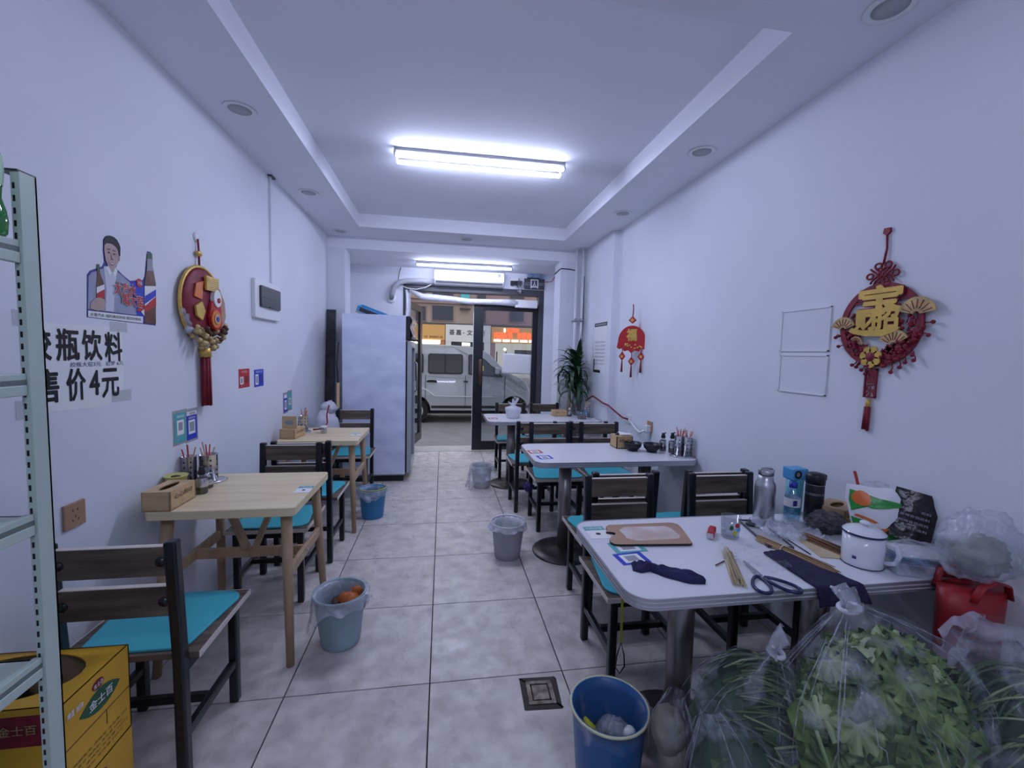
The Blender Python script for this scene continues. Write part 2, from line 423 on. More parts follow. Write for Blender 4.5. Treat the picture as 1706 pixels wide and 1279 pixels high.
struct(MB().box(XL, -1.125, DROP, 5.56, -.006, ZV).build('wall_left_pier', 'wall'))
struct(MB().box(1.43, 1.725, DROP, 5.55, -.006, ZV).build('wall_right_pier', 'wall'))
c = MB().box(XL, TX0, YB, DROP, ZC, 3.0).box(TX1, XR, YB, DROP, ZC, 3.0).box(TX0, TX1, YB, TY0, ZC, 3.0).box(TX0, TX1, TY1, DROP, ZC, 3.0)
c.box(TX0-.05, TX1+.05, TY0-.05, TY1+.05, ZT, 3.0).box(XL, XR, DROP, YE+.1, ZV, 3.0)
ce = struct(c.build('ceiling', 'ceil'))
# street door: frame, closed right leaf, left leaf swung out
dj = thing('door_1', 'dark metal framed glass street door, right leaf shut, left leaf open', 'door'); del dj['category']; struct(dj)
DY0, DY1 = 6.28, 6.36
MB().box(-.56, -.50, DY0-.04, DY1+.04, 0, 2.385).build('jamb', 'dark_grey', dj, bevel=.004)
MB().box(1.375, 1.455, DY0-.04, DY1+.04, 0, 2.385).build('jamb', 'dark_grey', dj, bevel=.004)
MB().box(-.50, 1.375, DY0-.04, DY1+.04, 2.30, 2.385).build('header', 'dark_grey', dj, bevel=.004)
def leaf(M, wd, hgt, par):
    def bx(*a): return MB().box(*a, M=M)
    a = bx(0, .14, -.022, .022, .02, hgt).build('stile', 'black_metal', par, bevel=.003)
    b = bx(wd-.075, wd, -.022, .022, .02, hgt).build('stile', 'black_metal', par, bevel=.003)
    bx(.14, wd-.075, -.022, .022, .02, .15).build('bottom_rail', 'black_metal', par, bevel=.003)
    bx(.14, wd-.075, -.022, .022, hgt-.10, hgt).build('top_rail', 'black_metal', par, bevel=.003)
    bx(.135, wd-.07, -.004, .004, .15, hgt-.10).build('pane', 'door_glass', par)
    MB().add(*_bar_mesh((.10, -.055, .98), (.10, -.055, 1.36), .022, M), 0, True).build('handle', 'burnt', par)
    h2 = MB()
    for z in (1.0, 1.34): h2.add(*_bar_mesh((.10, -.055, z), (.10, -.02, z), .009, M), 0, True)
    h2.build('handle_mount', 'chrome', par)
    # worn white sealing strip on the meeting edge
    bx(-.006, 0, -.02, .02, .05, hgt-.04).build('seal_strip', 'paper_soft', par)
def _bar_mesh(p0, p1, r, M):
    q = MB().cyl(p0, p1, r, n=10); return [tuple(M @ Vector(v)) for v in q.v], q.f
leaf(Matrix.Translation((.435, 6.30, 0)), .94, 2.17, dj)
leaf(Matrix.Translation((-.355, 7.19, 0)) @ Matrix.Rotation(R(-99.5), 4, 'Z'), .88, 2.17, dj)
struct(MB().box(-.56, 1.455, YE-.12, YE+.16, -.03, .004).build('door_threshold', 'kerb'))
# ---------------------------------------------------------------- chairs
def make_chair():
    t = thing('dining_chair', '', 'chair')
    for sx in (-1, 1):
        x = sx*.168
        MB().bar((x, -.180, 0), (x, -.185, .46), .036, .036, (0, 1, 0)).bar((x, -.185, .45), (x, -.212, .85), .036, .036, (0, 1, 0)).build('back_post', 'black_metal', t, bevel=.007)
        MB().bar((x, .170, 0), (x, .170, .425), .034, .034, (0, 1, 0)).build('leg', 'black_metal', t, bevel=.006)
        MB().box(x-.013, x+.013, -.165, .155, .155, .185).build('stretcher', 'black_metal', t, bevel=.004)
        MB().box(x-.013, x+.013, -.165, .155, .385, .425).build('side_apron', 'black_metal', t, bevel=.004)
    MB().box(-.152, .152, .157, .183, .385, .425).build('front_apron', 'black_metal', t, bevel=.004)
    MB().box(-.155, .155, -.02, .006, .155, .183).build('stretcher', 'black_metal', t, bevel=.004)
    s = MB().box(-.212, .212, -.165, .215, .427, .449).build('seat', 'dark_wood', t, bevel=.003)
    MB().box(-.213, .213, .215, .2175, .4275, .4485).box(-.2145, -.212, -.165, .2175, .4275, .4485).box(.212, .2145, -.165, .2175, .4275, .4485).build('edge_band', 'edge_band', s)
    P = [(-.165, -.13), (-.145, -.15), (.145, -.15), (.165, -.13)]
    for i in range(7):
        a = R(-10+100*i/6); P.append((.140+.062*math.cos(a), .135+.062*math.sin(a)))
    P += [(.05, .203), (-.05, .203)]
    for i in range(7):
        a = R(90+100*i/6); P.append((-.140+.062*math.cos(a), .135+.062*math.sin(a)))
    MB().prism(P, .449, .458).build('seat_pad', 'cyan', t, bevel=.003)
    for z0, z1 in ((.738, .832), (.602, .700)):
        ym = -.185-.027*((z0+z1)/2-.45)/.4
        r = MB().box(-.152, .152, ym-.010, ym+.010, z0, z1).build('back_rail', 'dark_wood', t, bevel=.002)
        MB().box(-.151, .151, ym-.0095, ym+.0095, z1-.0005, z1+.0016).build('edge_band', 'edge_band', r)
        for sx in (-1, 1): MB().lathe([(.015, -.010), (.015, -.014), (.006, -.015), (.005, -.017), (0, -.017)], 14, M=Matrix.Translation((sx*.139, ym, (z0+z1)/2)) @ Matrix.Rotation(R(-90), 4, 'X'), close=False).build('bolt_plate', 'black_metal', r)
    return t
CH = [  # x, y, facing (0 = looks towards the street), label
    (-.995, 1.665, 0, 'dark wood chair with turquoise seat nearest the camera, beside the pale green shelf'),
    (-.955, 2.715, 180, 'dark wood chair tucked under the far side of the nearest oak table'),
    (-.910, 3.185, 0, 'dark wood chair drawn up to the near side of the oak table by the fridge'),
    (-.885, 4.405, 180, 'dark wood chair standing with its back against the fridge'),
    (.905, 1.850, 180, 'dark wood chair with a yellow strap, at the aisle end of the cluttered table'),
    (1.480, 1.850, 180, 'dark wood chair behind the steel bottle on the cluttered table'),
    (.965, 2.325, 0, 'dark wood chair by the aisle facing the table with two black bowls, near side'),
    (1.495, 2.325, 0, 'dark wood chair by the wall facing the table with two black bowls, near side'),
    (.960, 3.535, 180, 'dark wood chair by the aisle on the far side of the table with black bowls'),
    (1.426, 3.535, 180, 'dark wood chair by the wall on the far side of the table with black bowls'),
    (.848, 3.985, 0, 'dark wood chair by the aisle at the near side of the table with the plant'),
    (1.335, 3.985, 0, 'dark wood chair by the wall at the near side of the table with the plant'),
    (.835, 5.035, 180, 'dark wood chair nearest the glass door, behind the white bundled bag'),
    (1.265, 5.035, 180, 'dark wood chair by the pier, behind the tissue box on the plant table')]
ch0 = make_chair(); ch0.location = (CH[0][0], CH[0][1], 0); ch0['label'] = CH[0][3]; ch0['group'] = 'dark wood dining chairs'
for x, y, a, lb in CH[1:]: dup(ch0, (x, y, 0), R(a), lb, 'dark wood dining chairs')

# ---------------------------------------------------------------- oak tables
TZ = .745
def make_oak():
    t = thing('oak_table', '', 'table')
    hx, hy = .302, .295
    MB().prism(rrect(-hx, hx, -hy, hy, .022), TZ-.040, TZ).build('tabletop', 'oak', t, bevel=.004)
    for sx in (-1, 1):
        for sy in (-1, 1):
            MB().cyl((sx*.245, sy*.225, TZ-.04), (sx*.275, sy*.285, 0), .025, .017, n=16).build('leg', 'oak_dark', t)
        MB().bar((sx*.258, -.248, .42), (sx*.258, .248, .42), .022, .050).build('side_rail', 'oak_dark', t, bevel=.004)
        MB().cyl((sx*.268, 0, .42), (sx*.274, 0, .42), .006, n=8).build('screw', 'brushed', t)
    MB().box(-.248, .248, -.012, .012, .395, .445).build('stretcher', 'oak_dark', t, bevel=.004)
    for sx in (-1, 1):
        MB().bar((sx*.020, 0, .44), (sx*.125, 0, TZ-.035), .024, .045, (0, 1, 0)).build('brace', 'oak_dark', t, bevel=.003)
    return t
ta = make_oak(); ta.location = (-.948, 2.300, 0); ta['label'] = 'pale oak table nearest the camera on the left, with wooden tissue box'; ta['group'] = 'oak tables'
dup(ta, (-.955, 3.775, 0), 0, 'pale oak table beside the fridge, with upright-handled tissue holder', 'oak tables')

# ---------------------------------------------------------------- white laminate tables
def white_table(cx, cy, hx, hy, poles, label):
    t = thing('laminate_table', label, 'table', (cx, cy, 0), 0, 'white laminate tables')
    MB().prism(rrect(-hx+.003, hx-.003, -hy+.003, hy-.003, .075, 8), TZ-.030, TZ).build('tabletop', 'laminate', t)
    o = rrect(-hx, hx, -hy, hy, .078, 8); i = rrect(-hx+.004, hx-.004, -hy+.004, hy-.004, .074, 8); n = len(o)
    eb = MB()
    for z0, z1, q in ((TZ-.034, TZ-.026, 0), (TZ-.026, TZ-.021, 1), (TZ-.021, TZ-.013, 0), (TZ-.013, TZ-.008, 1), (TZ-.008, TZ+.0015, 0)):
        P = o if q == 0 else i
        eb.add([(x, y, z0) for x, y in P]+[(x, y, z1) for x, y in P], [(k, (k+1) % n, n+(k+1) % n, n+k) for k in range(n)], q, True)
        if q == 0:
            for z, rev in ((z0, True), (z1, False)):
                vs_ = [(x, y, z) for x, y in o]+[(x, y, z) for x, y in i]
                eb.add(vs_, [((k, n+k, n+(k+1) % n, (k+1) % n) if rev else (k, (k+1) % n, n+(k+1) % n, n+k)) for k in range(n)], 0)
    eb.build('edge_trim', ['alu_edge', 'alu_groove'], t)
    for px in poles:
        MB().cyl((px, 0, .02), (px, 0, TZ-.045), .0475, n=28).build('pole', 'pole_metal', t)
        MB().lathe([(.0, .0), (.225, .0), (.228, .006), (.222, .012), (.16, .020), (.075, .030), (.055, .042), (.0, .042)], 36, (px, 0, 0)).build('base', 'base_metal', t)
        MB().box(px-.16, px+.16, -.16, .16, TZ-.045, TZ-.032).build('mounting_plate', 'base_metal', t)
    return t
white_table(1.168, 1.432, .612, .302, (-.268, .31), 'white laminate table nearest the camera, cluttered with skewers, bottles and bags')
white_table(1.196, 3.005, .586, .305, (-.296, .324), 'white laminate table in the middle with two black bowls')
white_table(1.092, 4.680, .622, .305, (-.332, .32), 'white laminate table farthest away, with the plant and white bundled bag')

# ---------------------------------------------------------------- shelving unit and what is on it
sh = thing('shelving_unit', 'pale green slotted metal shelving unit at the left edge', 'shelf', (0, 0, 0))
SX0, SX1, SY0, SY1 = -1.302, -.852, .20, 1.085
for x, dx in ((SX1, -1), (SX0, 1)):
    for y, dy in ((SY1, -1), (SY0, 1)):
        p = MB().box(min(x, x+dx*.004), max(x, x+dx*.004), min(y, y+dy*.038), max(y, y+dy*.038), 0, 1.80).box(min(x, x+dx*.040), max(x, x+dx*.040), min(y, y+dy*.004), max(y, y+dy*.004), 0, 1.80)
        p.box(min(x+dx*.004, x+dx*.016), max(x+dx*.004, x+dx*.016), min(y+dy*.034, y+dy*.038), max(y+dy*.034, y+dy*.038), 0, 1.80)
        po = p.build('post', 'shelf_green', sh)
        if x == SX1:
            sl = MB()
            for k in range(70):
                z = .04+k*.025
                ya, yb = sorted((y+dy*.0375, y+dy*.0390)); sl.box(x-.0125, x-.0085, ya, yb, z, z+.012)
            sl.build('slot_row', 'black', po, kind='stuff')
        MB().box(min(x, x+dx*.042), max(x, x+dx*.042), min(y, y+dy*.042), max(y, y+dy*.042), 1.80, 1.803).build('post_cap', 'black', po)
for z in (1.660, 1.388, 1.088, .768, .455, .12):
    b = MB().box(SX0+.005, SX1-.020, SY0+.01, SY1-.042, z-.006, z).box(SX1-.020, SX1-.0045, SY0+.004, SY1-.040, z-.012, z+.002)
    b.box(SX0+.005, SX1-.006, SY0+.005, SY0+.012, z-.03, z).box(SX0+.005, SX1-.006, SY1-.050, SY1-.042, z-.03, z)
    bo = b.build('shelf_board', 'shelf_green', sh, bevel=.0015)
    MB().box(SX1-.016, SX1-.0048, SY0+.004, SY1-.040, z-.022, z-.012).build('lip_groove', 'shelf_dark', bo)
    MB().box(SX1-.018, SX1-.0030, SY0+.004, SY1-.040, z-.044, z-.022).build('front_lip', 'shelf_green', bo, bevel=.002)
bt = thing('drink_bottle', 'green plastic soft drink bottle on the top shelf at left edge', 'bottle', (-.886, 1.006, 1.663))
MB().lathe([(0, 0), (.030, 0), (.034, .006), (.036, .03), (.034, .05), (.028, .075), (.030, .10), (.033, .13), (.030, .16), (.016, .20), (.013, .215), (.013, .225), (0, .225)], 24).build('body', 'bottle_green', bt)
MB().lathe([(.0305, .098), (.0335, .13), (.0312, .155)], 24, close=False).build('wrapper', 'bottle_label', bt)
MB().lathe([(0, .214), (.0155, .214), (.0155, .232), (0, .232)], 20).build('cap', 'leaf_green_print', bt)

def carton(z0, z1, opened, label):
    t = thing('beer_carton', label, 'box', (-1.095, 1.262, z0)); x0, x1, y0, y1, h = -.195, .195, -.120, .104, z1-z0
    b = MB().box(x0, x1, y0, y1, 0, h) if not opened else None
    if opened:
        b = MB().box(x0, x1, y0, y0+.004, 0, h).box(x0, x1, y1-.004, y1, 0, h).box(x0, x0+.004, y0, y1, 0, h).box(x1-.004, x1, y0, y1, 0, h).box(x0, x1, y0, y1, 0, .004)
        ring_top(b, -.012, -.006, .165, .092, x0, x1, y0, y1, h); ring_top(b, -.012, -.006, .165, .092, x0, x1, y0, y1, h-.003)
    bo = b.build('carton_body', 'carton', t)
    if opened: MB().box(x0+.0045, x1-.0045, y0+.0045, y0+.006, .005, h-.004).box(x0+.0045, x1-.0045, y1-.006, y1-.0045, .005, h-.004).box(x0+.0045, x0+.006, y0, y1-.0045, .005, h-.004).box(x1-.006, x1-.0045, y0+.0045, y1-.0045, .005, h-.004).build('inner_lining', 'carton_in', t)
    # printing on the aisle side (local x right = away from the camera)
    P = Matrix.Translation((x1, 0, 0)) @ Matrix(((0, 0, 1, 0), (1, 0, 0, 0), (0, 1, 0, 0), (0, 0, 0, 1)))
    def pr(poly, m, z=.0008, nm='print'): return MB().prism(poly, 0, z, M=P).build(nm, m, bo)
    eye = [(-.005+x, h*.70+.030*(1-(x/.070)**2)) for x in [.070-.010*i for i in range(15)]]+[(-.005+x, h*.70-.030*(1-(x/.070)**2)) for x in [-.060+.010*i for i in range(13)]]
    pr(eye, 'leaf_green_print', .0010, 'emblem')
    text('金士百', -.045, .035, h*.655, h*.755, .001, 'paper', 'emblem_lettering', bo, .01, M=P)
    pr(circ(-.012, h*.88, .020, 16, .014), 'maroon', .001, 'seal_print')
    text('金士百', -.028, .004, h*.855, h*.905, .001, 'paper_soft', 'seal_lettering', bo, .01, M=P)
    text('啤酒  BEER', -.110, -.062, h*.80, h*.87, .001, 'paper', 'side_lettering', bo, .02, M=P)
    pr([(-.118, h*.50), (.10, h*.50), (.10, h*.51), (-.118, h*.51)], 'burnt', .0006, 'rule_line')
    pr([(.012, h*.34), (.0145, h*.34), (.0145, h*.50), (.012, h*.50)], 'burnt', .0006, 'rule_line')
    for k in range(4): text('精酿麦芽 清爽型 净含量 500ml 十二瓶装'[k:k+16], -.10, .085-.02*(k % 2), h*(.26-.055*k), h*(.285-.055*k), .0005, 'burnt', 'fine_print', bo, .0, M=P)
    # near side print
    Q = Matrix.Translation((0, y0, 0)) @ Matrix(((1, 0, 0, 0), (0, 0, -1, 0), (0, 1, 0, 0), (0, 0, 0, 1)))
    MB().prism([(-.19, h*.02), (.0, h*.02), (.03, h*.45), (.0, h*.9), (-.19, h*.9)], 0, .0008, M=Q).build('green_panel', 'leaf_green_print', bo)
    MB().prism([(.04, h*.62), (.16, h*.62), (.16, h*.93), (.04, h*.93)], 0, .0009, M=Q).build('red_panel', 'maroon', bo)
    text('金士百', .06, .14, h*.74, h*.84, .0009, 'gold_pale', 'near_lettering', bo, .01, M=Q)
    return t
carton(.0, .325, False, 'lower yellow beer carton of the stack behind the green shelf')
carton(.326, .578, True, 'upper yellow beer carton with torn-open oval top, behind the green shelf')
b0 = None
for k, (x, y) in enumerate([(-1.248+.0775*i, 1.192+.080*j) for i in range(5) for j in range(2)]):
    if k == 0:
        b0 = thing('beer_bottle', 'dark glass bottle inside the torn-open yellow carton', 'bottle', (x, y, .331), 0, 'bottles in the open carton')
        MB().lathe([(0, 0), (.034, 0), (.036, .01), (.036, .13), (.028, .165), (.014, .195), (.013, .222), (0, .222)], 20).build('body', 'dark_glass', b0)
        MB().lathe([(0, .215), (.0145, .215), (.015, .226), (0, .228)], 16).build('crown_cap', 'steel', b0)
    else: dup(b0, (x, y, .331), 0, 'dark glass bottle inside the torn-open yellow carton', 'bottles in the open carton')

# ---------------------------------------------------------------- fridge and neighbours
fr = thing('display_fridge', 'tall glass-door display fridge with pale marbled side panel', 'fridge', (-.72, 5.18, 0))
MB().box(-.34, .315, -.33, .33, .07, 1.835).build('cabinet', 'fridge_grey', fr, bevel=.006)
MB().box(-.345, .318, -.336, -.330, .085, 1.838).build('side_panel', 'fridge_side', fr, bevel=.002)
MB().box(-.33, .30, -.31, .31, .0, .07).build('plinth', 'black', fr)
MB().box(.318, .334, -.33, .33, .10, 1.56).build('door_seal', 'black', fr)
dd = MB().box(.334, .380, -.33, -.27, .10, 1.56).box(.334, .380, .27, .33, .10, 1.56).box(.334, .380, -.27, .27, .10, .17).box(.334, .380, -.27, .27, 1.49, 1.56).build('door', 'fridge_grey', fr, bevel=.005)
MB().box(.352, .360, -.27, .27, .17, 1.49).build('door_pane', 'glass', dd)
MB().tube([(.380, .25, .95), (.405, .25, .97), (.405, .25, 1.30), (.380, .25, 1.32)], .009, 8).build('door_handle', 'chrome', dd)
MB().box(.316, .365, -.333, .333, 1.575, 1.832).build('canopy', 'black', fr, bevel=.008)
def foil_fn(u, v): 
    y = -.335+.67*u; z = 1.59+.24*v
    return (.372+.028*abs(noise.noise((u*9, v*5, 3)))+.012*math.sin(v*9), y, z)
MB().grid(foil_fn, 16, 8).build('canopy_foil', 'foil', fr, solid=.001)
MB().tube([(.36, -.32, 1.58), (.40, -.30, 1.57), (.43, -.27, 1.575), (.45, -.24, 1.565)], .012, 8).build('lamp_cable', 'black_rubber', fr)
for z in (.55, .95, 1.3): MB().box(-.30, .30, -.30, .30, z-.004, z).build('wire_shelf', 'brushed', fr)
bx = thing('plastic_tray', 'blue-edged tilted plastic tray lying on top of the fridge', 'tray', (-.83, 5.08, 1.86), rot=Matrix.Rotation(R(20), 3, 'Y') @ Matrix.Rotation(R(10), 3, 'X'))
MB().box(-.12, .20, -.10, .10, -.02, .0).build('bottom', 'grey_plastic', bx, bevel=.003)
MB().box(-.12, -.11, -.10, .10, 0, .06).box(.19, .20, -.10, .10, 0, .06).box(-.11, .19, -.10, -.09, 0, .06).box(-.11, .19, .09, .10, 0, .06).build('rim_wall', 'tumbler_cap', bx, bevel=.003)
MB().box(-.09, .17, -.1015, -.1005, .008, .052).build('dark_insert', 'dark_grey', bx)
tag(MB().bar((-1.255, 5.02, 0), (-1.255, 5.20, 1.90), .098, .03, (0, 1, 0)).build('marble_slab', 'black_marble', bevel=.002), 'narrow black marble slab leaning upright in the corner behind the fridge', 'slab')
st = thing('broom', 'wooden-handled broom with dark upper shaft beside the fridge', 'broom', (-1.10, 4.79, 0))
MB().cyl((0, 0, .12), (0, .02, 1.10), .016, n=10).build('handle', 'box_wood', st)
MB().tube([(0, .02, 1.10), (-.012, .03, 1.30), (.006, .03, 1.53)], .006, 6).build('dark_shaft', 'black', st)
MB().prism([(-.09, 0), (.09, 0), (.05, .14), (-.05, .14)], -.02, .02, M=Matrix.Rotation(R(90), 4, 'X')).build('bristle_head', 'bamboo', st)

# ---------------------------------------------------------------- bins
def bin_(name, x, y, h, r0, r1, m, label, tilt=(0, 0), rib=False, rim=None):
    t = thing(name, label, 'bin', (x, y, 0), 0, 'waste bins')
    M = Matrix.Identity(4)
    sh_ = Matrix.Identity(4); sh_[0][2] = tilt[0]; sh_[1][2] = tilt[1]
    prof = [(0, .0), (r0*.97, .0), (r0, .006)]+[(r0+(r1-r0)*k/8, h*k/8) for k in range(1, 9)]+[(r1+.004, h), (r1+.004, h+.006), (r1-.003, h+.006)]+[(r0+(r1-r0)*k/8-.004, h*k/8) for k in range(7, 0, -1)]+[(r0-.004, .012), (0, .012)]
    fd = (lambda a, th: .012*math.sin(16*th+a*14)) if rib else None
    MB().lathe(prof, 64 if rib else 40, M=sh_, fold=fd).build('bucket', m, t)
    if rim: MB().tube([sh_ @ Vector((( r1+.004)*math.cos(a), (r1+.004)*math.sin(a), h+.004)) for a in [2*math.pi*i/40 for i in range(40)]], .0045, 6, True).build('rim', rim, t)
    return t
def liner(t, h, r1, drop, m, seed, side=None, wav=.02, flare=.015, inner=.5):
    """bin liner: lines the bucket, folds over the rim and hangs down outside"""
    def fn(u, v):
        a = 2*math.pi*u; nz = noise.noise((math.cos(a)*1.7+seed, math.sin(a)*1.7, seed))
        d = drop*(1+.5*nz)
        if side is not None: d *= 1+2.6*max(0, math.cos(a-side))**6
        nz2 = noise.noise((math.cos(a)*4, math.sin(a)*4, v*3+seed))
        if v < .5:
            q = (.5-v)/.5; r = r1-.010-q*.03; z = h+.006-q*h*inner
            r += .006*nz2
        else:
            q = (v-.5)/.5; r = r1+.010+flare*q+wav*nz2*q*1.3; z = h+.010-q*d
        return (r*math.cos(a), r*math.sin(a), z)
    return MB().grid(fn, 56, 14).build('liner', m, t)
t = bin_('waste_bin', -.485, 2.165, .255, .092, .122, 'bin_teal', 'grey-teal bin with orange peel, in the aisle by the nearest oak table', tilt=(-.02, .0))
liner(t, .255, .122, .045, 'bag_milky', 1.3, side=R(205), wav=.03)
g = thing('fruit_peel', 'orange fruit peel lying in the grey-teal bin', 'peel', (-.45, 2.19, .20))
MB().ell((0, 0, 0), (.055, .04, .035), 14, 9, fn=lambda d: 1+.35*noise.noise(d*3)).build('peel_piece', 'orange_waste', g); MB().ell((.035, .02, .025), (.03, .02, .03), 12, 8, fn=lambda d: 1+.4*noise.noise(d*3+Vector((4, 0, 0)))).build('peel_piece', 'orange_waste', g)
MB().lathe([(0, -.05), (.075, -.05), (.085, -.005), (.06, .0), (0, .005)], 16, fold=lambda a, th: .1*math.sin(5*th)).build('waste_heap', 'soil', g)
t = bin_('waste_bin', -.590, 3.830, .245, .090, .115, 'bin_blue', 'bright blue bin with clear liner, beside the far oak table')
liner(t, .245, .115, .07, 'bag_milky', 5.1, wav=.035); 
MB().tube([(.117*math.cos(a), .117*math.sin(a), .262) for a in [R(-150+i*12) for i in range(16)]], .004, 6).build('yellow_tie', 'strap_yellow', t)
t = bin_('waste_bin', .478, 2.975, .250, .090, .117, 'bin_grey', 'grey ribbed bin with white liner, in front of the middle white table', rib=True)
liner(t, .250, .117, .045, 'bag_white', 8.7, wav=.02, flare=.006)
t = bin_('waste_bin', .432, 4.590, .235, .088, .112, 'bin_pale', 'pale grey bin with loose clear liner, nearest the street door')
liner(t, .235, .112, .12, 'bag_milky', 3.9, side=R(200), wav=.06, flare=.04)
t = bin_('waste_bin', .560, 1.275, .300, .098, .122, 'bin_bluedark', 'deep blue bin with vegetable scraps, at the bottom edge beside the bagged greens', rim='rim_yellow')
liner(t, .300, .122, .035, 'bag_thin', 2.2, wav=.02)
vw = thing('vegetable_scraps', 'yellow-green vegetable scraps and crumpled film in the deep blue bin', 'scraps', (.560, 1.275, .16))
MB().lathe([(0, -.10), (.085, -.10), (.092, .0), (.07, .008), (0, .012)], 20, fold=lambda a, th: .06*math.sin(5*th+1)).build('waste_heap', 'veg_dark', vw)
MB().tube([(-.075, -.02, -.01), (-.06, -.02, .03), (-.065, .0, .07), (-.08, .01, .10)], [.018, .026, .02, .006], 10).build('peel_strip', 'banana', vw)
MB().tube([(-.045, -.05, .0), (-.04, -.035, .04), (-.05, -.01, .07)], [.012, .02, .006], 10).build('peel_strip', 'banana', vw)
MB().tube([(.03, -.07, .0), (.045, -.06, .03), (.05, -.03, .04)], [.01, .014, .006], 8).build('peel_strip', 'banana', vw)
MB().ell((.02, .01, .035), (.055, .05, .04), 20, 12, fn=lambda d: 1+.45*noise.noise(d*4)).build('crumpled_film', 'bag_milky', vw)
MB().ell((.065, -.02, .055), (.022, .02, .02), 12, 8, fn=lambda d: 1+.3*noise.noise(d*4)).build('paper_scrap', 'paper', vw)
# floor drain
dr = thing('floor_drain', 'square metal floor drain with dirty surround in the aisle', 'drain', (.435, 1.71, .0005), R(-3))
MB().prism([(x*(1+.13*noise.noise((i*.9, 2, 1))), y*(1+.13*noise.noise((i*1.3, 5, 1)))) for i, (x, y) in enumerate(rrect(-.082, .082, -.088, .088, .01, 6))], 0, .0012).build('dirty_surround', 'dirt', dr)
MB().box(-.058, .058, -.064, -.046, .001, .005).box(-.058, .058, .046, .064, .001, .005).box(-.058, -.040, -.046, .046, .001, .005).box(.040, .058, -.046, .046, .001, .005).build('frame', 'drain_metal', dr, bevel=.001)
MB().box(-.034, .034, -.040, .040, .001, .0045).build('cover', 'drain_metal', dr, bevel=.001)
# ---------------------------------------------------------------- ceiling lights and fittings
def tube_light(name, label, loc, L_, ys, m, drop=.0, rz=0):
    t = thing(name, label, 'light', loc, rz)
    for y in ys:
        MB().box(-L_/2, L_/2, y-.016, y+.016, -.022, 0).build('housing', 'grey_plastic', t, bevel=.004)
        A = [R(-20-220*k/16+200) for k in range(17)]
        q = MB(); lo = [(.0155*math.cos(R(200+140*k/14+(-20 if k == 0 else 20 if k == 14 else 0))), .0155*math.sin(R(200+140*k/14))) for k in range(15)]
        lo = [(.0155*math.cos(R(160+220*k/16)), .0155*math.sin(R(160+220*k/16))) for k in range(17)]
        hi = [(.0155*math.cos(R(20+140*k/10)), .0155*math.sin(R(20+140*k/10))) for k in range(11)]
        for arc, mi_ in ((lo, 0), (hi, 1)):
            n_ = len(arc); q.add([(x, y+a, -.045+b) for x in (-L_/2+.012, L_/2-.012) for a, b in arc], [(k, k+1, n_+k+1, n_+k) for k in range(n_-1)], mi_, True)
        tb = q.build('tube', [m, 'white_plastic'], t)
        e = MB()
        for s_ in (-1, 1): e.cyl((s_*(L_/2-.012), y, -.042), (s_*(L_/2+.004), y, -.042), .017, n=14).box(s_*(L_/2-.006)-.008, s_*(L_/2-.006)+.008, y-.012, y+.012, -.042, -.015)
        e.build('end_cap', 'white_plastic', tb)
    return t
tube_light('tube_light', 'twin fluorescent tube light fixed in the ceiling tray', (.262, 3.285, ZT), 1.235, (-.062, .062), 'tube', rz=R(-.6))
tube_light('tube_light', 'single fluorescent tube light above the street door', (.265, 5.72, ZV), 1.24, (0,), 'tube', rz=R(-1.5))
tube_light('tube_light', 'fluorescent tube light on the ceiling behind the camera', (.24, -.55, ZC), 1.235, (-.062, .062), 'tube_back')
dl0 = None
DL = [(-1.110, 2.655, 'recessed ceiling downlight on the left, nearest the camera'), (-1.118, 3.900, 'recessed ceiling downlight on the left, above the breaker box conduit'), (-1.130, 5.07, 'recessed ceiling downlight in the left corner by the pier'),
      (1.590, 1.425, 'recessed ceiling downlight on the right at the top picture edge'), (1.585, 2.575, 'recessed ceiling downlight on the right, middle of the row'), (1.590, 3.790, 'recessed ceiling downlight on the right, above the small red hanging'), (.250, 5.055, 'recessed ceiling downlight in the middle strip behind the tray'), (-1.11, 1.40, 'recessed ceiling downlight on the left behind the picture edge')]
for x, y, lb in DL:
    if dl0 is None:
        dl0 = thing('downlight', lb, 'light', (x, y, ZC), 0, 'recessed downlights')
        MB().lathe([(.055, -.001), (.082, -.002), (.080, -.007), (.060, -.006), (.055, -.001)], 32, close=False).build('trim_ring', 'white_plastic', dl0)
        MB().lathe([(0, -.0035), (.057, -.0035), (.057, -.001)], 28, close=False).build('lens', 'grey_plastic', dl0)
    else: dup(dl0, (x, y, ZC), 0, lb, 'recessed downlights')
# riser pipes
for k, (x, y) in enumerate(((1.592, 5.13), (1.662, 5.10))):
    p = thing('riser_pipe', ('white riser pipe beside the pier, left of the pair', 'white riser pipe beside the pier, right of the pair')[k], 'pipe', (x, y, 0), 0, 'riser pipes by the pier')
    MB().cyl((0, 0, 0), (0, 0, ZC), .0165, n=16).build('pipe_run', 'pipe_white', p)
    MB().cyl((0, 0, 1.86), (0, 0, 1.90), .021, n=16).bar((0, 0, 1.88), (0, .15, 1.88), .012, .02).build('clamp', 'steel', p)
    MB().lathe([(.017, -.010), (.033, -.010), (.035, 0), (.017, 0)], 24, (0, 0, ZC), close=False).build('ceiling_rose', 'ceil', p)
tag(MB().tube([(1.445, 5.262, 2.52), (1.52, 5.262, 2.518), (1.565, 5.262, 2.515), (1.64, 5.255, 2.50)], .006, 6).tube([(1.445, 5.262, 2.52), (1.424, 5.28, 2.515), (1.424, 5.54, 2.50)], .006, 6).build('wall_cable', 'black_rubber'), 'thin black cable wrapped round the top of the right pier', 'cable')
tag(MB().tube([(1.69, 5.14, 2.42), (1.695, 5.14, 1.9), (1.69, 5.15, 1.6), (1.69, 5.16, .85)], .009, 6).build('riser_cable', 'black_rubber'), 'black cable running down beside the right riser pipe', 'cable')
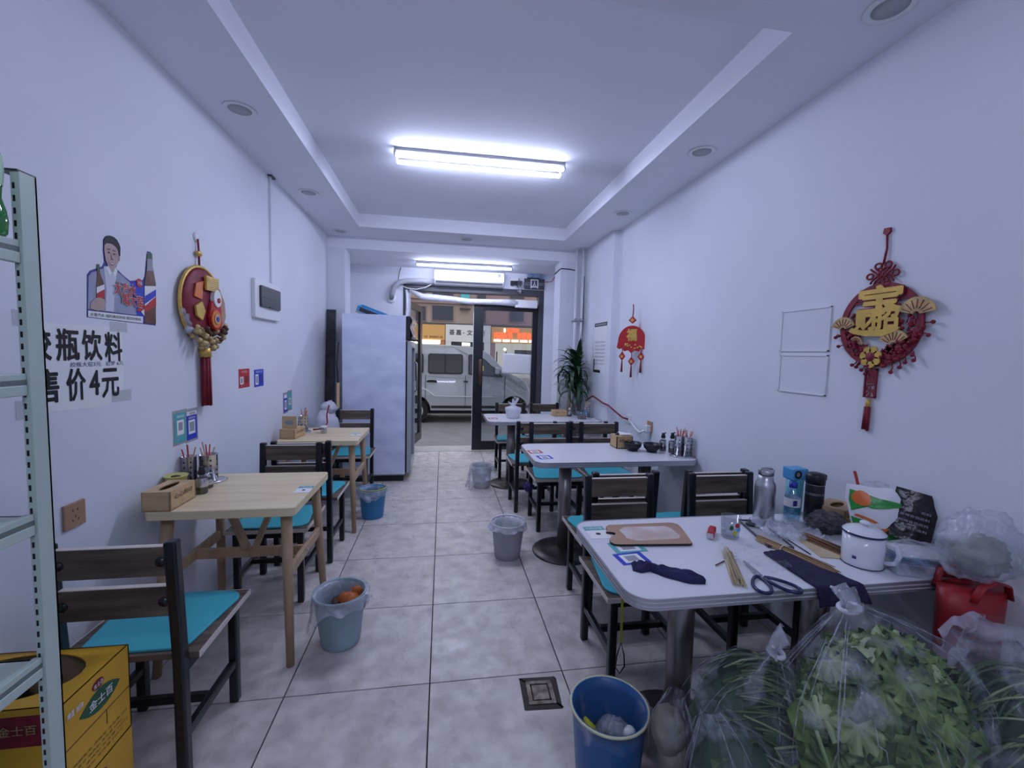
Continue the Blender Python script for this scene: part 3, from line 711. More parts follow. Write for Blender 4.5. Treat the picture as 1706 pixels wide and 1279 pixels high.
# air conditioner, hose, sign, router
ac = thing('air_conditioner', 'white wall-mounted air conditioner above the street door', 'air conditioner', (.352, 6.238, 2.605), rot=FRONTW)
pr = [(0, -.005), (.06, -.003), (.15, -.03), (.185, -.09), (.185, -.16), (.12, -.215), (0, -.225)]
MB().add([(-.485, y, z) for z, y in pr]+[(.485, y, z) for z, y in pr], [tuple(range(7)), tuple(reversed(range(7, 14)))]+[(k, 7+k, 7+(k+1) % 7, (k+1) % 7) for k in range(7)]).build('case', 'white_plastic', ac, bevel=.012, seg=3)
MB().bar((-.46, -.190, .168), (.46, -.190, .168), .004, .05, (0, .4, .9)).build('louvre', 'grey_plastic', ac)
MB().box(.395, .43, -.10, -.055, .1855, .1875).build('display', 'grey_print', ac)
hs = thing('drain_hose', 'ribbed white air conditioner hose bending into the wall', 'hose', (0, 0, 0))
MB().tube([(-.13, 6.18, 2.42), (-.30, 6.18, 2.43), (-.50, 6.18, 2.42), (-.61, 6.17, 2.39), (-.675, 6.165, 2.32), (-.70, 6.18, 2.24), (-.71, 6.22, 2.19)], .036, 14).build('hose_run', 'grey_plastic', hs)
MB().lathe([(.03, 0), (.062, 0), (.062, .012), (.03, .02)], 24, M=Matrix.Translation((-.715, 6.238, 2.175)) @ Matrix.Rotation(R(90), 4, 'X'), close=False).build('wall_collar', 'white_plastic', hs)
tag(MB().tube([(-.62, 6.18, 2.43), (-.61, 6.20, 2.52), (-.59, 6.22, 2.60)], .005, 6).build('hanging_wire', 'black_rubber'), 'thin wire hanging from ceiling to the white hose', 'wire')
tag(MB().tube([(-.60, 6.18, 2.36), (-.5, 6.19, 2.32), (-.38, 6.19, 2.31), (-.26, 6.19, 2.34), (-.16, 6.18, 2.39)], .006, 6).build('loose_wire', 'white_plastic'), 'white wire drooping under the air conditioner hose', 'wire')
es = thing('exit_sign', 'dark emergency exit sign with running figure on the beam', 'sign', (1.30, 6.235, 2.468), rot=FRONTW)
MB().box(-.15, .15, -.075, .075, 0, .022).build('case', 'dark_grey', es, bevel=.003)
text('口', -.055, .055, -.06, .065, .022, 'paper_soft', 'door_symbol', es, .02)
text('人', -.03, .03, -.045, .045, .0222, 'paper_soft', 'running_figure', es, .03)
text('出口', -.138, -.065, -.025, .025, .022, 'grey_print', 'lettering', es, .0)
text('EXIT', .065, .138, -.02, .02, .022, 'grey_print', 'lettering', es, .0)
MB().box(-.11, .07, .075, .09, .002, .02).build('mount_bar', 'black', es)
em = thing('emergency_lamp', 'clear twin-lens emergency lamp above the exit sign', 'lamp', (1.32, 6.235, 2.578), rot=FRONTW)
MB().box(-.13, .13, -.028, .03, 0, .05).build('case', 'pet', em, bevel=.006)
for sx in (-1, 1): MB().ell((sx*.07, 0, .055), .028, 14, 8).build('lens', 'jar_glass', em)
ro = thing('wifi_router', 'black and white network box with tangled wires beside the exit sign', 'router', (1.03, 6.235, 2.49), rot=FRONTW)
MB().box(-.085, .03, .0, .05, 0, .04).build('white_box', 'white_plastic', ro, bevel=.004)
MB().box(-.085, .01, -.055, .004, .01, .06).build('black_box', 'black', ro, bevel=.004)
MB().box(.0, .085, -.075, .01, .0, .045).build('adapter', 'dark_grey', ro, bevel=.004)
wq = MB()
for k in range(5):
    a = rnd.random()*6; wq.tube([(-.04+.02*k, -.05, .04), (-.02+.02*k+.03*math.sin(a), -.10, .06), (.02+.012*k, -.145-.01*k, .05), (.07, -.11+.01*k, .05), (.10, -.02, .04)], .0035, 5)
wq.build('wires', 'grey_plastic', ro)
tag(MB().tube([(1.45, 6.20, 2.50), (1.50, 6.0, 2.475), (1.428, 5.56, 2.46)], .005, 6).build('sign_wire', 'red'), 'red and black wire from exit sign to the right pier', 'wire')
# rolled clear curtain above the door
cu = thing('rolled_curtain', 'rolled-up milky plastic curtain strung under the door header', 'curtain', (0, 0, 0))
P = [(-.47, 6.21, 2.30), (-.30, 6.20, 2.215), (-.15, 6.20, 2.205), (.10, 6.19, 2.195), (.35, 6.19, 2.175), (.60, 6.19, 2.18), (.85, 6.19, 2.185), (1.05, 6.19, 2.18)]
MB().tube(P, [.016, .045, .05, .042, .040, .040, .045, .05], 14, flat=1.0).build('roll', 'bag_white', cu)
MB().box(1.02, 1.34, 6.15, 6.23, 2.115, 2.225).build('end_box', 'white_plastic', cu, bevel=.006)
tag(MB().grid(lambda u, v: (-.53+.07*u+.01*math.sin(v*11), 6.22-.02*math.sin(u*7), 2.30-1.35*v), 6, 20).build('side_strip', 'bag_white', solid=.001), 'narrow milky plastic strip hanging at the left door jamb', 'strip')
# ---------------------------------------------------------------- left wall
def wl(name, label, cat, y, z, group=None): return thing(name, label, cat, (XL, y, z), rot=LEFTW, group=group)
def wr(name, label, cat, y, z, group=None, off=0): return thing(name, label, cat, (XR-off, y, z), rot=RIGHTW, group=group)
po = wl('drink_poster', 'cut-out poster of a smiling man holding a soda bottle', 'poster', 1.84, 1.55)
def lay(poly, k, m, nm): return MB().prism(poly, .0004*k, .0004*k+.0005).build(nm, m, po)
BORDER = [(0.009, 0.002), (0.018, 0.16), (0.033, 0.177), (0.094, 0.205), (0.103, 0.223), (0.1, 0.266), (0.105, 0.31), (0.118, .326), (0.135, 0.333), (.158, .334), (0.175, 0.327), (.186, .315), (0.192, 0.299), (.191, .277), (0.187, 0.255), (0.166, 0.212), (0.201, 0.191), (0.243, 0.173), (0.323, 0.189), (0.335, 0.208), (0.354, 0.31), (.358, .322), (.380, .324), (0.389, 0.318), (0.395, 0.231), (0.411, 0.179), (0.399, -0.006)]
lay(BORDER, 0, 'navy_print', 'backing')
lay([(.016, .032), (.026, .155), (.040, .172), (.063, .181), (.102, .200), (.139, .186), (.168, .200), (.205, .184), (.239, .166), (.300, .150), (.318, .10), (.31, .032)], 1, 'jacket_print', 'jacket')
lay([(.243, .168), (.328, .186), (.322, .004), (.275, .034), (.268, .08), (.25, .129)], 2, 'blue_print', 'blue_panel')
lay([(.100, .206), (.121, .210), (.144, .192), (.165, .210), (.170, .195), (.152, .129), (.143, .034), (.100, .034), (.108, .12)], 3, 'shirt_print', 'shirt')
lay([(.118, .214), (.145, .190), (.163, .214), (.160, .235), (.120, .235)], 4, 'skin_print', 'neck')
lay([(.105, .27), (.108, .289), (.118, .299), (.145, .303), (.168, .295), (.178, .283), (.182, .254), (.175, .234), (.165, .218), (.153, .208), (.144, .205), (.132, .206), (.121, .214), (.110, .232)], 5, 'skin_print', 'face')
lay([(.180, .262), (.186, .266), (.188, .252), (.182, .240), (.178, .246)], 5, 'skin_print', 'ear')
lay([(.104, .285), (.103, .300), (.107, .313), (.118, .327), (.135, .333), (.158, .333), (.174, .326), (.186, .313), (.192, .298), (.189, .265), (.184, .262), (.180, .285), (.165, .296), (.145, .304), (.125, .304), (.112, .297)], 6, 'hair_print', 'hair')
for cx in (.128, .156):
    lay(circ(cx, .265, .0065, 12, .0028), 6, 'ink', 'eye'); lay([(cx-.010, .275), (cx+.008, .277), (cx+.008, .280), (cx-.010, .2785)], 6, 'hair_print', 'eyebrow')
lay([(.139, .266), (.144, .243), (.150, .242), (.149, .239), (.137, .239), (.136, .243)], 6, 'cola_print', 'nose_shade')
lay([(.126, .229), (.142, .226), (.160, .231), (.150, .219), (.138, .217)], 6, 'cola_print', 'mouth'); lay([(.129, .2275), (.142, .225), (.157, .229), (.148, .2225), (.138, .2215)], 7, 'paper', 'teeth')
lay([(.108, .206), (.125, .212), (.138, .188), (.128, .172)], 5, 'paper', 'collar'); lay([(.172, .204), (.160, .213), (.147, .188), (.154, .172)], 5, 'paper', 'collar')
lay([(.065, .207), (.078, .210), (.080, .176), (.097, .140), (.099, .08), (.090, .058), (.066, .056), (.056, .081), (.060, .133), (.066, .173)], 4, 'cola_print', 'held_bottle')
lay([(.065, .200), (.078, .203), (.079, .186), (.066, .184)], 5, 'leaf_green_print', 'bottle_cap')
lay([(.058, .094), (.099, .118), (.098, .084), (.058, .076)], 5, 'red_print', 'bottle_label'); lay([(.060, .120), (.098, .136), (.099, .118), (.058, .096)], 5, 'paper', 'bottle_label')
lay([(.024, .036), (.030, .060), (.052, .078), (.075, .083), (.094, .078), (.102, .068), (.094, .062), (.101, .054), (.092, .047), (.095, .038), (.062, .030)], 6, 'skin_print', 'hand')
lay([(.354, .31), (.389, .318), (.391, .258), (.408, .186), (.399, .000), (.322, .001), (.332, .174), (.350, .25)], 4, 'cola_print', 'large_bottle')
lay([(.356, .31), (.388, .317), (.388, .295), (.356, .290)], 5, 'leaf_green_print', 'large_bottle_cap'); lay([(.355, .288), (.389, .293), (.391, .24), (.350, .235)], 5, 'grey_print', 'neck_label')
lay([(.331, .165), (.408, .175), (.404, .085), (.326, .060)], 5, 'paper', 'large_label'); lay([(.327, .075), (.405, .128), (.404, .085), (.325, .048)], 6, 'red_print', 'label_band'); lay([(.330, .120), (.406, .160), (.405, .13), (.328, .085)], 6, 'blue_print', 'label_band')
lay([(.270, .052), (.322, .083), (.321, .045)], 6, 'red_print', 'red_wedge'); lay([(.300, .048), (.322, .062), (.321, .032)], 7, 'paper', 'white_wedge')
lay([(.013, .004), (.311, -.001), (.313, .028), (.014, .027)], 5, 'paper', 'caption_strip')
text('大窑汽水 相约美好时刻 餐饮好搭档', .022, .296, .008, .021, .0027, 'ink', 'caption', po, .0)
for body, x0, x1, y0, y1 in (('大汽水', .147, .272, .106, .158), ('喝大窑', .190, .314, .066, .116)):
    text(body, x0, x1, y0, y1, .0034, 'paper', 'slogan_outline', po, .07); text(body, x0, x1, y0, y1, .0046, 'red_print', 'slogan', po, .022)
lay(circ(.297, .172, .019, 20), 7, 'red_print', 'logo_disc'); text('大窑', .284, .310, .165, .180, .0034, 'paper', 'logo_lettering', po, .02)
pn = wl('price_notice', 'white paper notice with bold black handwritten-style prices', 'notice', 1.6, 1.22)
MB().prism([(-.008, .302), (.425, .300), (.423, .02), (.30, -.012), (.085, .000), (-.008, .018)], 0, .0008).build('sheet', 'paper', pn)
for ch, x0, x1, y0, y1 in (('胶', .004, .092, .176, .283), ('瓶', .114, .206, .174, .283), ('饮', .222, .312, .172, .283), ('料', .330, .419, .167, .280), ('售', .020, .114, .032, .144), ('价', .148, .228, .028, .142), ('4', .248, .293, .040, .131), ('元', .308, .394, .025, .136)):
    text(ch, x0, x1, y0, y1, .0008, 'ink', 'lettering', pn, .028)
text('胶瓶大窑3元   初梦 6元', .165, .425, .148, .166, .0008, 'ink_blue', 'handwriting', pn, -.004)
for x0, x1, y0, y1 in ((-.035, .07, .285, .335), (.36, .455, .285, .325), (.355, .465, .0, .045), (-.04, .03, -.01, .05)): MB().box(x0, x1, y0, y1, .0009, .0014).build('tape', 'tape', pn)
fa = wl('fan_ornament', 'round red and gold fan ornament with maroon tassel', 'ornament', 2.59, 1.68)
MB().lathe([(0, .012), (.185, .012), (.188, .022), (.18, .034), (.12, .042), (0, .046)], 48).build('disc', 'maroon', fa)
MB().tube([(.197*math.cos(a), .197*math.sin(a), .020) for a in [2*math.pi*i/48 for i in range(48)]], .009, 8, True).build('gold_rim', 'gold', fa)
MB().tube([(0, .345, .01), (.004, .28, .012), (-.004, .205, .016)], .005, 6).build('cord', 'maroon', fa)
MB().ell((.0, .268, .014), (.026, .016, .012), 12, 8).build('gold_bead', 'gold', fa)
MB().lathe([(0, .008), (.024, .008), (.026, .0), (0, 0)], 16, (.0, .355, 0)).build('wall_hook', 'white_plastic', fa)
def fl_(poly, z0, z1, m, nm): return MB().prism(poly, z0, z1).build(nm, m, fa, bevel=.002)
g_ = fl_([(-.025, .075), (.103, .075), (.103, .152), (-.025, .152)], .048, .062, 'gold', 'scroll'); 
for k in range(6): MB().box(-.02, .098, .083+k*.011, .087+k*.011, .062, .064).build('scroll_line', 'gold_pale', fa)
fl_(circ(.075, .04, .04, 20, .048), .046, .068, 'paper', 'figure_head'); fl_(circ(.08, .03, .014, 12), .068, .074, 'red', 'figure_mark')
fl_([(.02, .01), (.05, .03), (.12, .0), (.13, -.10), (.09, -.15), (.02, -.12), (.0, -.06)], .046, .062, 'red', 'figure_robe')
fl_(circ(.055, -.075, .05, 20), .062, .070, 'milk_orange', 'shield'); fl_(circ(.055, -.075, .030, 18), .070, .074, 'gold_pale', 'shield_ring'); fl_(circ(.055, -.075, .014, 14), .074, .077, 'blue_print', 'shield_boss')
fl_([(-.12, -.02), (-.06, .01), (-.03, -.04), (-.06, -.09), (-.11, -.07)], .044, .056, 'gold', 'gold_ingot'); fl_([(-.10, .10), (-.03, .12), (-.05, .02), (-.12, .03)], .042, .050, 'milk_orange', 'orange_panel')
fl_([(.13, .10), (.185, .03), (.195, -.05), (.15, -.15), (.13, -.08), (.12, .0)], .030, .052, 'board', 'side_branch')
fb = MB()
for k in range(46):
    a = R(225+rnd.random()*110); r_ = .15+rnd.random()*.085; fb.ell((r_*math.cos(a)+.01, r_*math.sin(a)-.005, .034+rnd.random()*.026), .010+rnd.random()*.009, 9, 6, fn=lambda d: 1+.3*noise.noise(d*4))
fb.build('flower_cluster', 'gold_pale', fa, kind='stuff')
fb = MB()
for k in range(14):
    a = R(225+rnd.random()*95); r_ = .15+rnd.random()*.05; fb.ell((r_*math.cos(a)+.02, r_*math.sin(a), .060+rnd.random()*.02), .013, 8, 6)
fb.build('dark_berries', 'burnt', fa, kind='stuff')
fb = MB()
for k in range(16):
    a = R(195+rnd.random()*60); r_ = .17+rnd.random()*.06; fb.ell((r_*math.cos(a), r_*math.sin(a), .03), (.026, .020, .008), 8, 5)
fb.build('white_petals', 'bag_milky', fa, kind='stuff')
MB().cyl((.008, -.235, .03), (.010, -.285, .03), .027, n=16).build('tassel_cap', 'gold', fa)
tq = MB()
for k in range(22):
    a = k*2.4; r_ = .024*math.sqrt((k+.5)/22); tq.cyl((.010+r_*math.cos(a), -.283, .03+r_*math.sin(a)*.8), (.014+r_*math.cos(a)*1.15, -.545-.01*rnd.random(), .03+r_*math.sin(a)*.9), .0065, .005, n=6)
tq.build('tassel', 'maroon', fa)
br = wl('breaker_box', 'white wall breaker box with dark tinted window', 'box', 3.485, 1.80)
MB().prism(rrect(-.23, .23, -.137, .137, .015), 0, .028).build('cover', 'white_plastic', br, bevel=.004)
MB().prism(rrect(-.165, .20, -.055, .095, .012), .028, .044).build('tinted_window', 'dark_grey', br, bevel=.004)
MB().box(-.14, .18, .010, .016, .044, .0455).build('label_strip', 'leaf_green_print', br); MB().box(-.03, .05, -.055, -.045, .040, .048).build('latch', 'black', br)
cd_ = wl('wall_conduit', 'thin white surface conduit running from ceiling to breaker box', 'conduit', 3.60, 1.937)
MB().box(-.014, .014, 0, ZC-1.937, 0, .016).build('trunking', 'pipe_white', cd_, bevel=.002)
MB().box(-.03, .05, ZC-1.947, ZC-1.937, .0, .03).build('ceiling_hole', 'dark_grey', cd_)
def card(name, par_loc, rot, label, w_, h_, top, inner, lines_=(), group=None, backing=None, word=None):
    t = thing(name, label, 'sign', par_loc, rot=rot, group=group)
    z = 0
    if backing: MB().box(-w_/2-.012, w_/2+.012, -h_/2-.012, h_/2+.014, 0, .0006).build('clear_sleeve', 'tape', t); z = .0006
    MB().box(-w_/2, w_/2, -h_/2, h_/2, z, z+.001).build('sheet', top, t)
    for k, (x0, x1, y0, y1, m) in enumerate(inner): MB().box(x0*w_/2, x1*w_/2, y0*h_/2, y1*h_/2, z+.001, z+.0013+.0003*k).build('print_panel', m, t)
    z += .001
    for body, x0, x1, y0, y1, m in lines_: text(body, x0*w_/2, x1*w_/2, y0*h_/2, y1*h_/2, z+.0012, m, 'lettering', t, .0)
    return t
card('payment_card', (XL, 3.127, 1.246), LEFTW, 'red payment card stuck on the left wall', .160, .126, 'red_print', [(-.75, -.15, -.62, .18, 'paper'), (-.62, -.28, -.5, .06, 'grey_print'), (.2, .8, -.55, .2, 'maroon')], [('扫一扫 红包', -.5, .5, .58, .82, 'paper'), ('支付', -.7, -.1, -.88, -.72, 'gold_pale')])
card('payment_card', (XL, 3.361, 1.234), LEFTW, 'blue payment card stuck on the left wall beside the red one', .160, .124, 'blue_print', [(-.75, -.12, -.75, .45, 'paper'), (-.62, -.24, -.55, .25, 'grey_print'), (.25, .8, -.55, .35, 'navy_print')], [('扫码支付', -.7, .7, .62, .85, 'paper')])
card('payment_sign', (XL, 2.402, 1.040), LEFTW, 'teal scan-to-pay sign taped above the nearest oak table', .098, .150, 'teal_print', [(-.55, .62, -.5, .5, 'paper'), (-.32, .40, -.2, .35, 'grey_print')], [('推荐使用', -.6, .6, .66, .84, 'paper')], backing=True)
card('payment_sign', (XL, 2.505, 1.035), LEFTW, 'blue scan-to-pay sign taped beside the teal one', .092, .150, 'blue_print', [(-1, 1, .72, 1, 'paper'), (-.68, .62, -.6, .38, 'paper'), (-.5, .45, -.42, .24, 'grey_print')], [('支付宝', -.5, .6, .78, .94, 'ink'), ('推荐使用', -.7, .6, .45, .62, 'paper')], backing=True)
card('payment_sign', (XL, 3.885, .990), LEFTW, 'small blue scan-to-pay sign above the far oak table', .085, .150, 'blue_print', [(-.8, .8, .55, .95, 'paper'), (-.6, .6, -.75, .3, 'paper'), (-.4, .4, -.55, .15, 'grey_print')], [], backing=True)
card('payment_sign', (XL, 3.990, 1.0), LEFTW, 'small teal scan-to-pay sign beside the small blue one', .085, .150, 'teal_print', [(-.6, .6, -.5, .3, 'paper_soft'), (-.4, .4, -.35, .15, 'grey_print')], [], backing=True)
def outlet(t, m):
    MB().box(-.046, .046, -.046, .046, 0, .009).build('plate', m, t, bevel=.003)
    h_ = MB()
    for x, y, a in ((-.010, .018, 0), (.010, .018, 0), (-.012, -.018, 30), (.012, -.018, -30), (0, -.006, 0)): h_.box(-.0016, .0016, -.005, .005, .0088, .0094, M=Matrix.Translation((x, y, 0)) @ Matrix.Rotation(R(a), 4, 'Z'))
    h_.build('socket_slots', 'black', t)
outlet(wl('wall_socket', 'brown wall socket beside the green shelf', 'socket', 1.748, .836), 'board')
# ---------------------------------------------------------------- right wall
big = wr('knot_hanging', 'large red and gold lucky-character wall hanging with berries and fans', 'ornament', 1.533, 1.612)
MB().prism([(-.016, .375), (.0, .362), (.014, .375), (.012, .392), (-.012, .394)], 0, .01).build('hook_tag', 'maroon', big)
MB().tube([(0, .37, .006), (.006, .31, .008), (-.002, .245, .01)], .0045, 6).build('cord', 'maroon', big)
kn = MB()
for k in range(-1, 2):
    kn.tube([(-.035+k*.020+s_*.0, .0, .012) if 0 else (k*.020-.022*math.sin(0)+x, .205+x*1.0, .012+.003*math.sin(x*200+k)) for x in [i*.005-.030 for i in range(13)]], .0042, 6)
    kn.tube([(k*.020+x, .205-x*1.0, .012+.003*math.cos(x*200+k)) for x in [i*.005-.030 for i in range(13)]], .0042, 6)
for cx, cy in ((-.052, .205), (.052, .205), (-.020, .243), (.020, .243), (-.020, .167), (.020, .167)): kn.tube([(cx+.014*math.cos(a), cy+.011*math.sin(a), .012) for a in [2*math.pi*i/14 for i in range(14)]], .0042, 6, True)
kn.build('endless_knot', 'maroon', big)
def ann(r0, r1, a0, a1, n, z0, z1, cx=0, cy=0):
    A = [R(a0+(a1-a0)*i/n) for i in range(n+1)]
    P = [(cx+r1*math.cos(a), cy+r1*math.sin(a)) for a in A]+[(cx+r0*math.cos(a), cy+r0*math.sin(a)) for a in reversed(A)]
    return MB().prism(P, z0, z1)
ann(.147, .172, -60, 300, 60, .006, .014).build('ring', 'maroon', big)
cl = MB()
for x0, x1, y in ((-.09, .03, .120), (-.10, .02, .107), (-.02, .10, .113), (.0, .11, .100), (-.12, -.04, .096)): cl.prism(rrect(x0, x1, y-.004, y+.004, .0038, 3), .006, .012)
cl.prism(circ(-.02, .137, .035, 20, .012), .006, .012).build('cloud_lattice', 'maroon', big)
brn = MB(); ber = MB()
for k in range(64):
    s_ = -1 if k < 26 else 1
    a = R((180+rnd.random()*85) if s_ < 0 else (275+rnd.random()*95)); r_ = .115+rnd.random()*.07
    if k % 5 == 0: r_ = .19+rnd.random()*.022
    x, y = r_*math.cos(a), r_*math.sin(a); ber.ell((x, y, .014+rnd.random()*.008), .0078, 9, 6)
    x0, y0 = x*.82+.006*s_, y*.80; brn.tube([(x0, y0, .008), ((x+x0)/2+.006, (y+y0)/2, .010), (x, y, .013)], .0024, 5)
for k in range(30):
    s_ = -1 if k < 12 else 1
    x = s_*(.062+rnd.random()*.07); y = -.02+rnd.random()*.10; ber.ell((x, y, .013), .0075, 9, 6); brn.tube([(x-.012*s_, y-.028, .009), (x, y, .012)], .0022, 5)
ber.build('berries', 'maroon', big, kind='stuff'); brn.build('branches', 'maroon', big, kind='stuff')
lf = MB()
for k in range(44):
    s_ = -1 if k < 16 else 1
    a = R((190+rnd.random()*70) if s_ < 0 else (285+rnd.random()*75)); r_ = .105+rnd.random()*.055; th = rnd.random()*6.3
    lf.prism([(r_*math.cos(a)+.020*math.cos(th+q)*(1 if j % 2 == 0 else .55), r_*math.sin(a)+.020*math.sin(th+q)*(1 if j % 2 == 0 else .55)) for j, q in enumerate([2*math.pi*i/10 for i in range(10)])], .004+.004*(k % 3), .008+.004*(k % 3))
lf.build('red_blossoms', 'maroon', big, kind='stuff')
for nm_, m_, bo_, z_ in (('character_outline', 'maroon', .085, .018), ('lucky_character', 'gold', .048, .022)):  # wider maroon outline lies behind the gold character
    text('宝', -.085, .095, .055, .158, z_, m_, nm_, big, bo_); text('财', -.092, .005, -.018, .062, z_+.0004, m_, nm_, big, bo_); text('招', -.004, .085, -.018, .072, z_+.0006, m_, nm_, big, bo_)
MB().prism([(-.120, -.022), (-.095, -.034), (-.04, -.046), (.03, -.048), (.085, -.028), (.098, -.014), (.085, -.012), (.04, -.020), (-.06, -.020), (-.105, -.008)], .018, .026).build('base_stroke', 'gold', big)
def fan(cx, cy, r_, a0, a1):
    f = ann(.012, r_, a0, a1, 14, .018, .024, cx, cy).build('paper_fan', 'gold_pale', big)
    q = MB()
    for k in range(7):
        a = R(a0+(a1-a0)*(k+.5)/7); q.bar((cx+r_*.35*math.cos(a), cy+r_*.35*math.sin(a), .0245), (cx+r_*.85*math.cos(a), cy+r_*.85*math.sin(a), .0245), .0030, .0012)
    q.build('fan_rib', 'maroon', f)
fan(-.150, -.015, .058, 20, 165); fan(.150, .030, .068, 10, 165); fan(.075, -.085, .062, 30, 160); fan(-.085, -.075, .030, -10, 140)
fp = MB()
for k in range(7):
    a = 2*math.pi*k/7+.3; fp.prism(circ(-.012+.030*math.cos(a), -.132+.030*math.sin(a), .0165, 14), .020, .026)
fp.build('gold_flower', 'gold', big); MB().lathe([(0, .030), (.018, .028), (.022, .022)], 18, (-.012, -.132, 0), close=False).build('flower_centre', 'maroon', big)
pe = MB().box(-.042, -.036, -.302, -.182, .004, .012).box(.004, .010, -.302, -.182, .004, .012).box(-.042, .010, -.186, -.180, .004, .012).box(-.042, .010, -.304, -.298, .004, .012).tube([(-.016, -.16, .008), (-.016, -.182, .008)], .004, 6)
pe.build('pendant_frame', 'maroon', big); text('喜', -.036, .004, -.243, -.188, .006, 'maroon', 'pendant_character', big, .04); text('乐', -.036, .004, -.298, -.247, .006, 'maroon', 'pendant_character', big, .04)
MB().cyl((-.018, -.312, .010), (-.019, -.345, .010), .008, n=10).build('tassel_cap', 'gold', big)
tq = MB()
for k in range(9): tq.cyl((-.019+.008*math.cos(k*2.4), -.343, .010+.006*math.sin(k*2.4)), (-.022+.011*math.cos(k*2.4), -.437-.004*(k % 3), .010+.006*math.sin(k*2.4)), .0045, .004, n=6)
tq.build('tassel', 'maroon', big)
sm = thing('knot_hanging', 'small red fortune-character hanging with three tassels', 'ornament', (XR-.085, 3.735, 1.60), rot=Matrix.Rotation(R(48), 3, 'Z') @ RIGHTW)
MB().tube([(0, .33, .0), (.004, .28, .0), (0, .215, 0)], .005, 6).build('cord', 'maroon', sm)
MB().prism([(0, .155), (.036, .185), (0, .222), (-.036, .185)], -.008, .008).build('diamond', 'red', sm); MB().prism([(0, .168), (.018, .186), (0, .206), (-.018, .186)], .008, .011).build('diamond_gold', 'gold', sm)
P = [(-.118, -.03), (-.125, -.075)]; P = [(.128*math.cos(R(a)), -.005+.142*math.sin(R(a))) for a in range(0, 181, 12)]+[(-.138, -.065), (-.115, -.078), (-.085, -.068), (-.07, -.098), (-.03, -.088), (0, -.115), (.03, -.088), (.07, -.098), (.085, -.068), (.115, -.078), (.138, -.065)]
MB().prism(P, -.007, .007).build('panel', 'red', sm, bevel=.002)
text('福', -.045, .045, .0, .105, .008, 'gold', 'fortune_character', sm, .05); 
gp = MB()
for k in range(12): gp.ell(((rnd.random()-.5)*.2, -.03-rnd.random()*.045, .008), (.010, .008, .004), 8, 5)
gp.build('gold_blossoms', 'gold', sm)
for x, y in ((-.085, -.085), (.004, -.13), (.09, -.085)):
    MB().prism([(x, y-.10), (x+.030, y-.06), (x, y-.015), (x-.030, y-.06)], -.006, .006).tube([(x, y+.02, 0), (x, y-.02, 0)], .004, 6).build('drop', 'red', sm)
    MB().prism(circ(x, y-.06, .014, 12), .006, .009).build('drop_gold', 'gold', sm)
    MB().cyl((x, y-.10, 0), (x, y-.205, 0), .006, .011, n=8).build('tassel', 'maroon', sm)
for k, (y0, y1, z0, z1) in enumerate(((1.765, 2.062, 1.503, 1.715), (1.765, 2.056, 1.292, 1.486))):
    f = wr('wall_frame', ('upper white empty picture frame on the right wall', 'lower white empty picture frame on the right wall')[k], 'frame', (y0+y1)/2, (z0+z1)/2, 'empty wall frames')
    hx, hy = (y1-y0)/2, (z1-z0)/2
    MB().box(-hx, hx, -hy, -hy+.006, 0, .007).box(-hx, hx, hy-.006, hy, 0, .007).box(-hx, -hx+.006, -hy, hy, 0, .007).box(hx-.006, hx, -hy, hy, 0, .007).build('moulding', 'white_paint', f); MB().box(-hx+.006, hx-.006, -hy+.006, hy-.006, 0, .003).build('panel', 'wall', f)
so = wr('wall_socket', 'wall socket with white plug and charger on the right wall', 'socket', 3.47, .852); outlet(so, 'board')
MB().box(-.03, .03, -.045, .012, .009, .05).build('plug', 'white_plastic', so, bevel=.005); MB().box(-.022, .022, -.09, -.046, .012, .04).build('charger', 'white_plastic', so, bevel=.004)
ws = wr('wall_socket', 'white wall socket with dark cord plugged in, above the middle table', 'socket', 3.90, .852)
MB().box(-.043, .043, -.043, .043, 0, .010).build('plate', 'white_plastic', ws, bevel=.003)
tag(MB().tube([(1.775, 3.90, .85), (1.74, 3.95, .86), (1.70, 4.06, .91), (1.695, 4.2, .945), (1.69, 4.36, .955), (1.68, 4.52, .985), (1.675, 4.64, 1.0), (1.66, 4.80, .93)], .009, 8).build('power_cord', 'maroon'), 'dark red power cord looping along the right wall to the plant table', 'cord')
tag(MB().tube([(1.75, 3.475, .82), (1.72, 3.52, .79), (1.74, 3.64, .795), (1.76, 3.78, .83), (1.778, 3.88, .84)], .010, 8).build('charger_cable', 'white_plastic'), 'white cable between the two wall sockets on the right', 'cable')
wp = thing('wall_chart', 'white printed chart hanging on the stepped right wall behind the plant', 'poster', (1.725, 4.60, 1.545), rot=RIGHTW)
MB().box(-.18, .20, -.28, .28, 0, .001).build('sheet', 'paper', wp); MB().box(-.18, .20, .235, .275, .001, .0016).build('header', 'ink', wp); MB().box(-.155, .175, .247, .263, .0016, .002).build('header_panel', 'grey_print', wp)
MB().box(-.18, .04, -.28, -.25, .001, .0016).box(-.18, -.15, -.25, -.13, .001, .0016).build('footer', 'ink', wp)
for k in range(7): text('营业执照 公示栏 食品经营许可', -.15, .17, .05-.04*k, .07-.04*k, .001, 'grey_print', 'lettering', wp, .0)
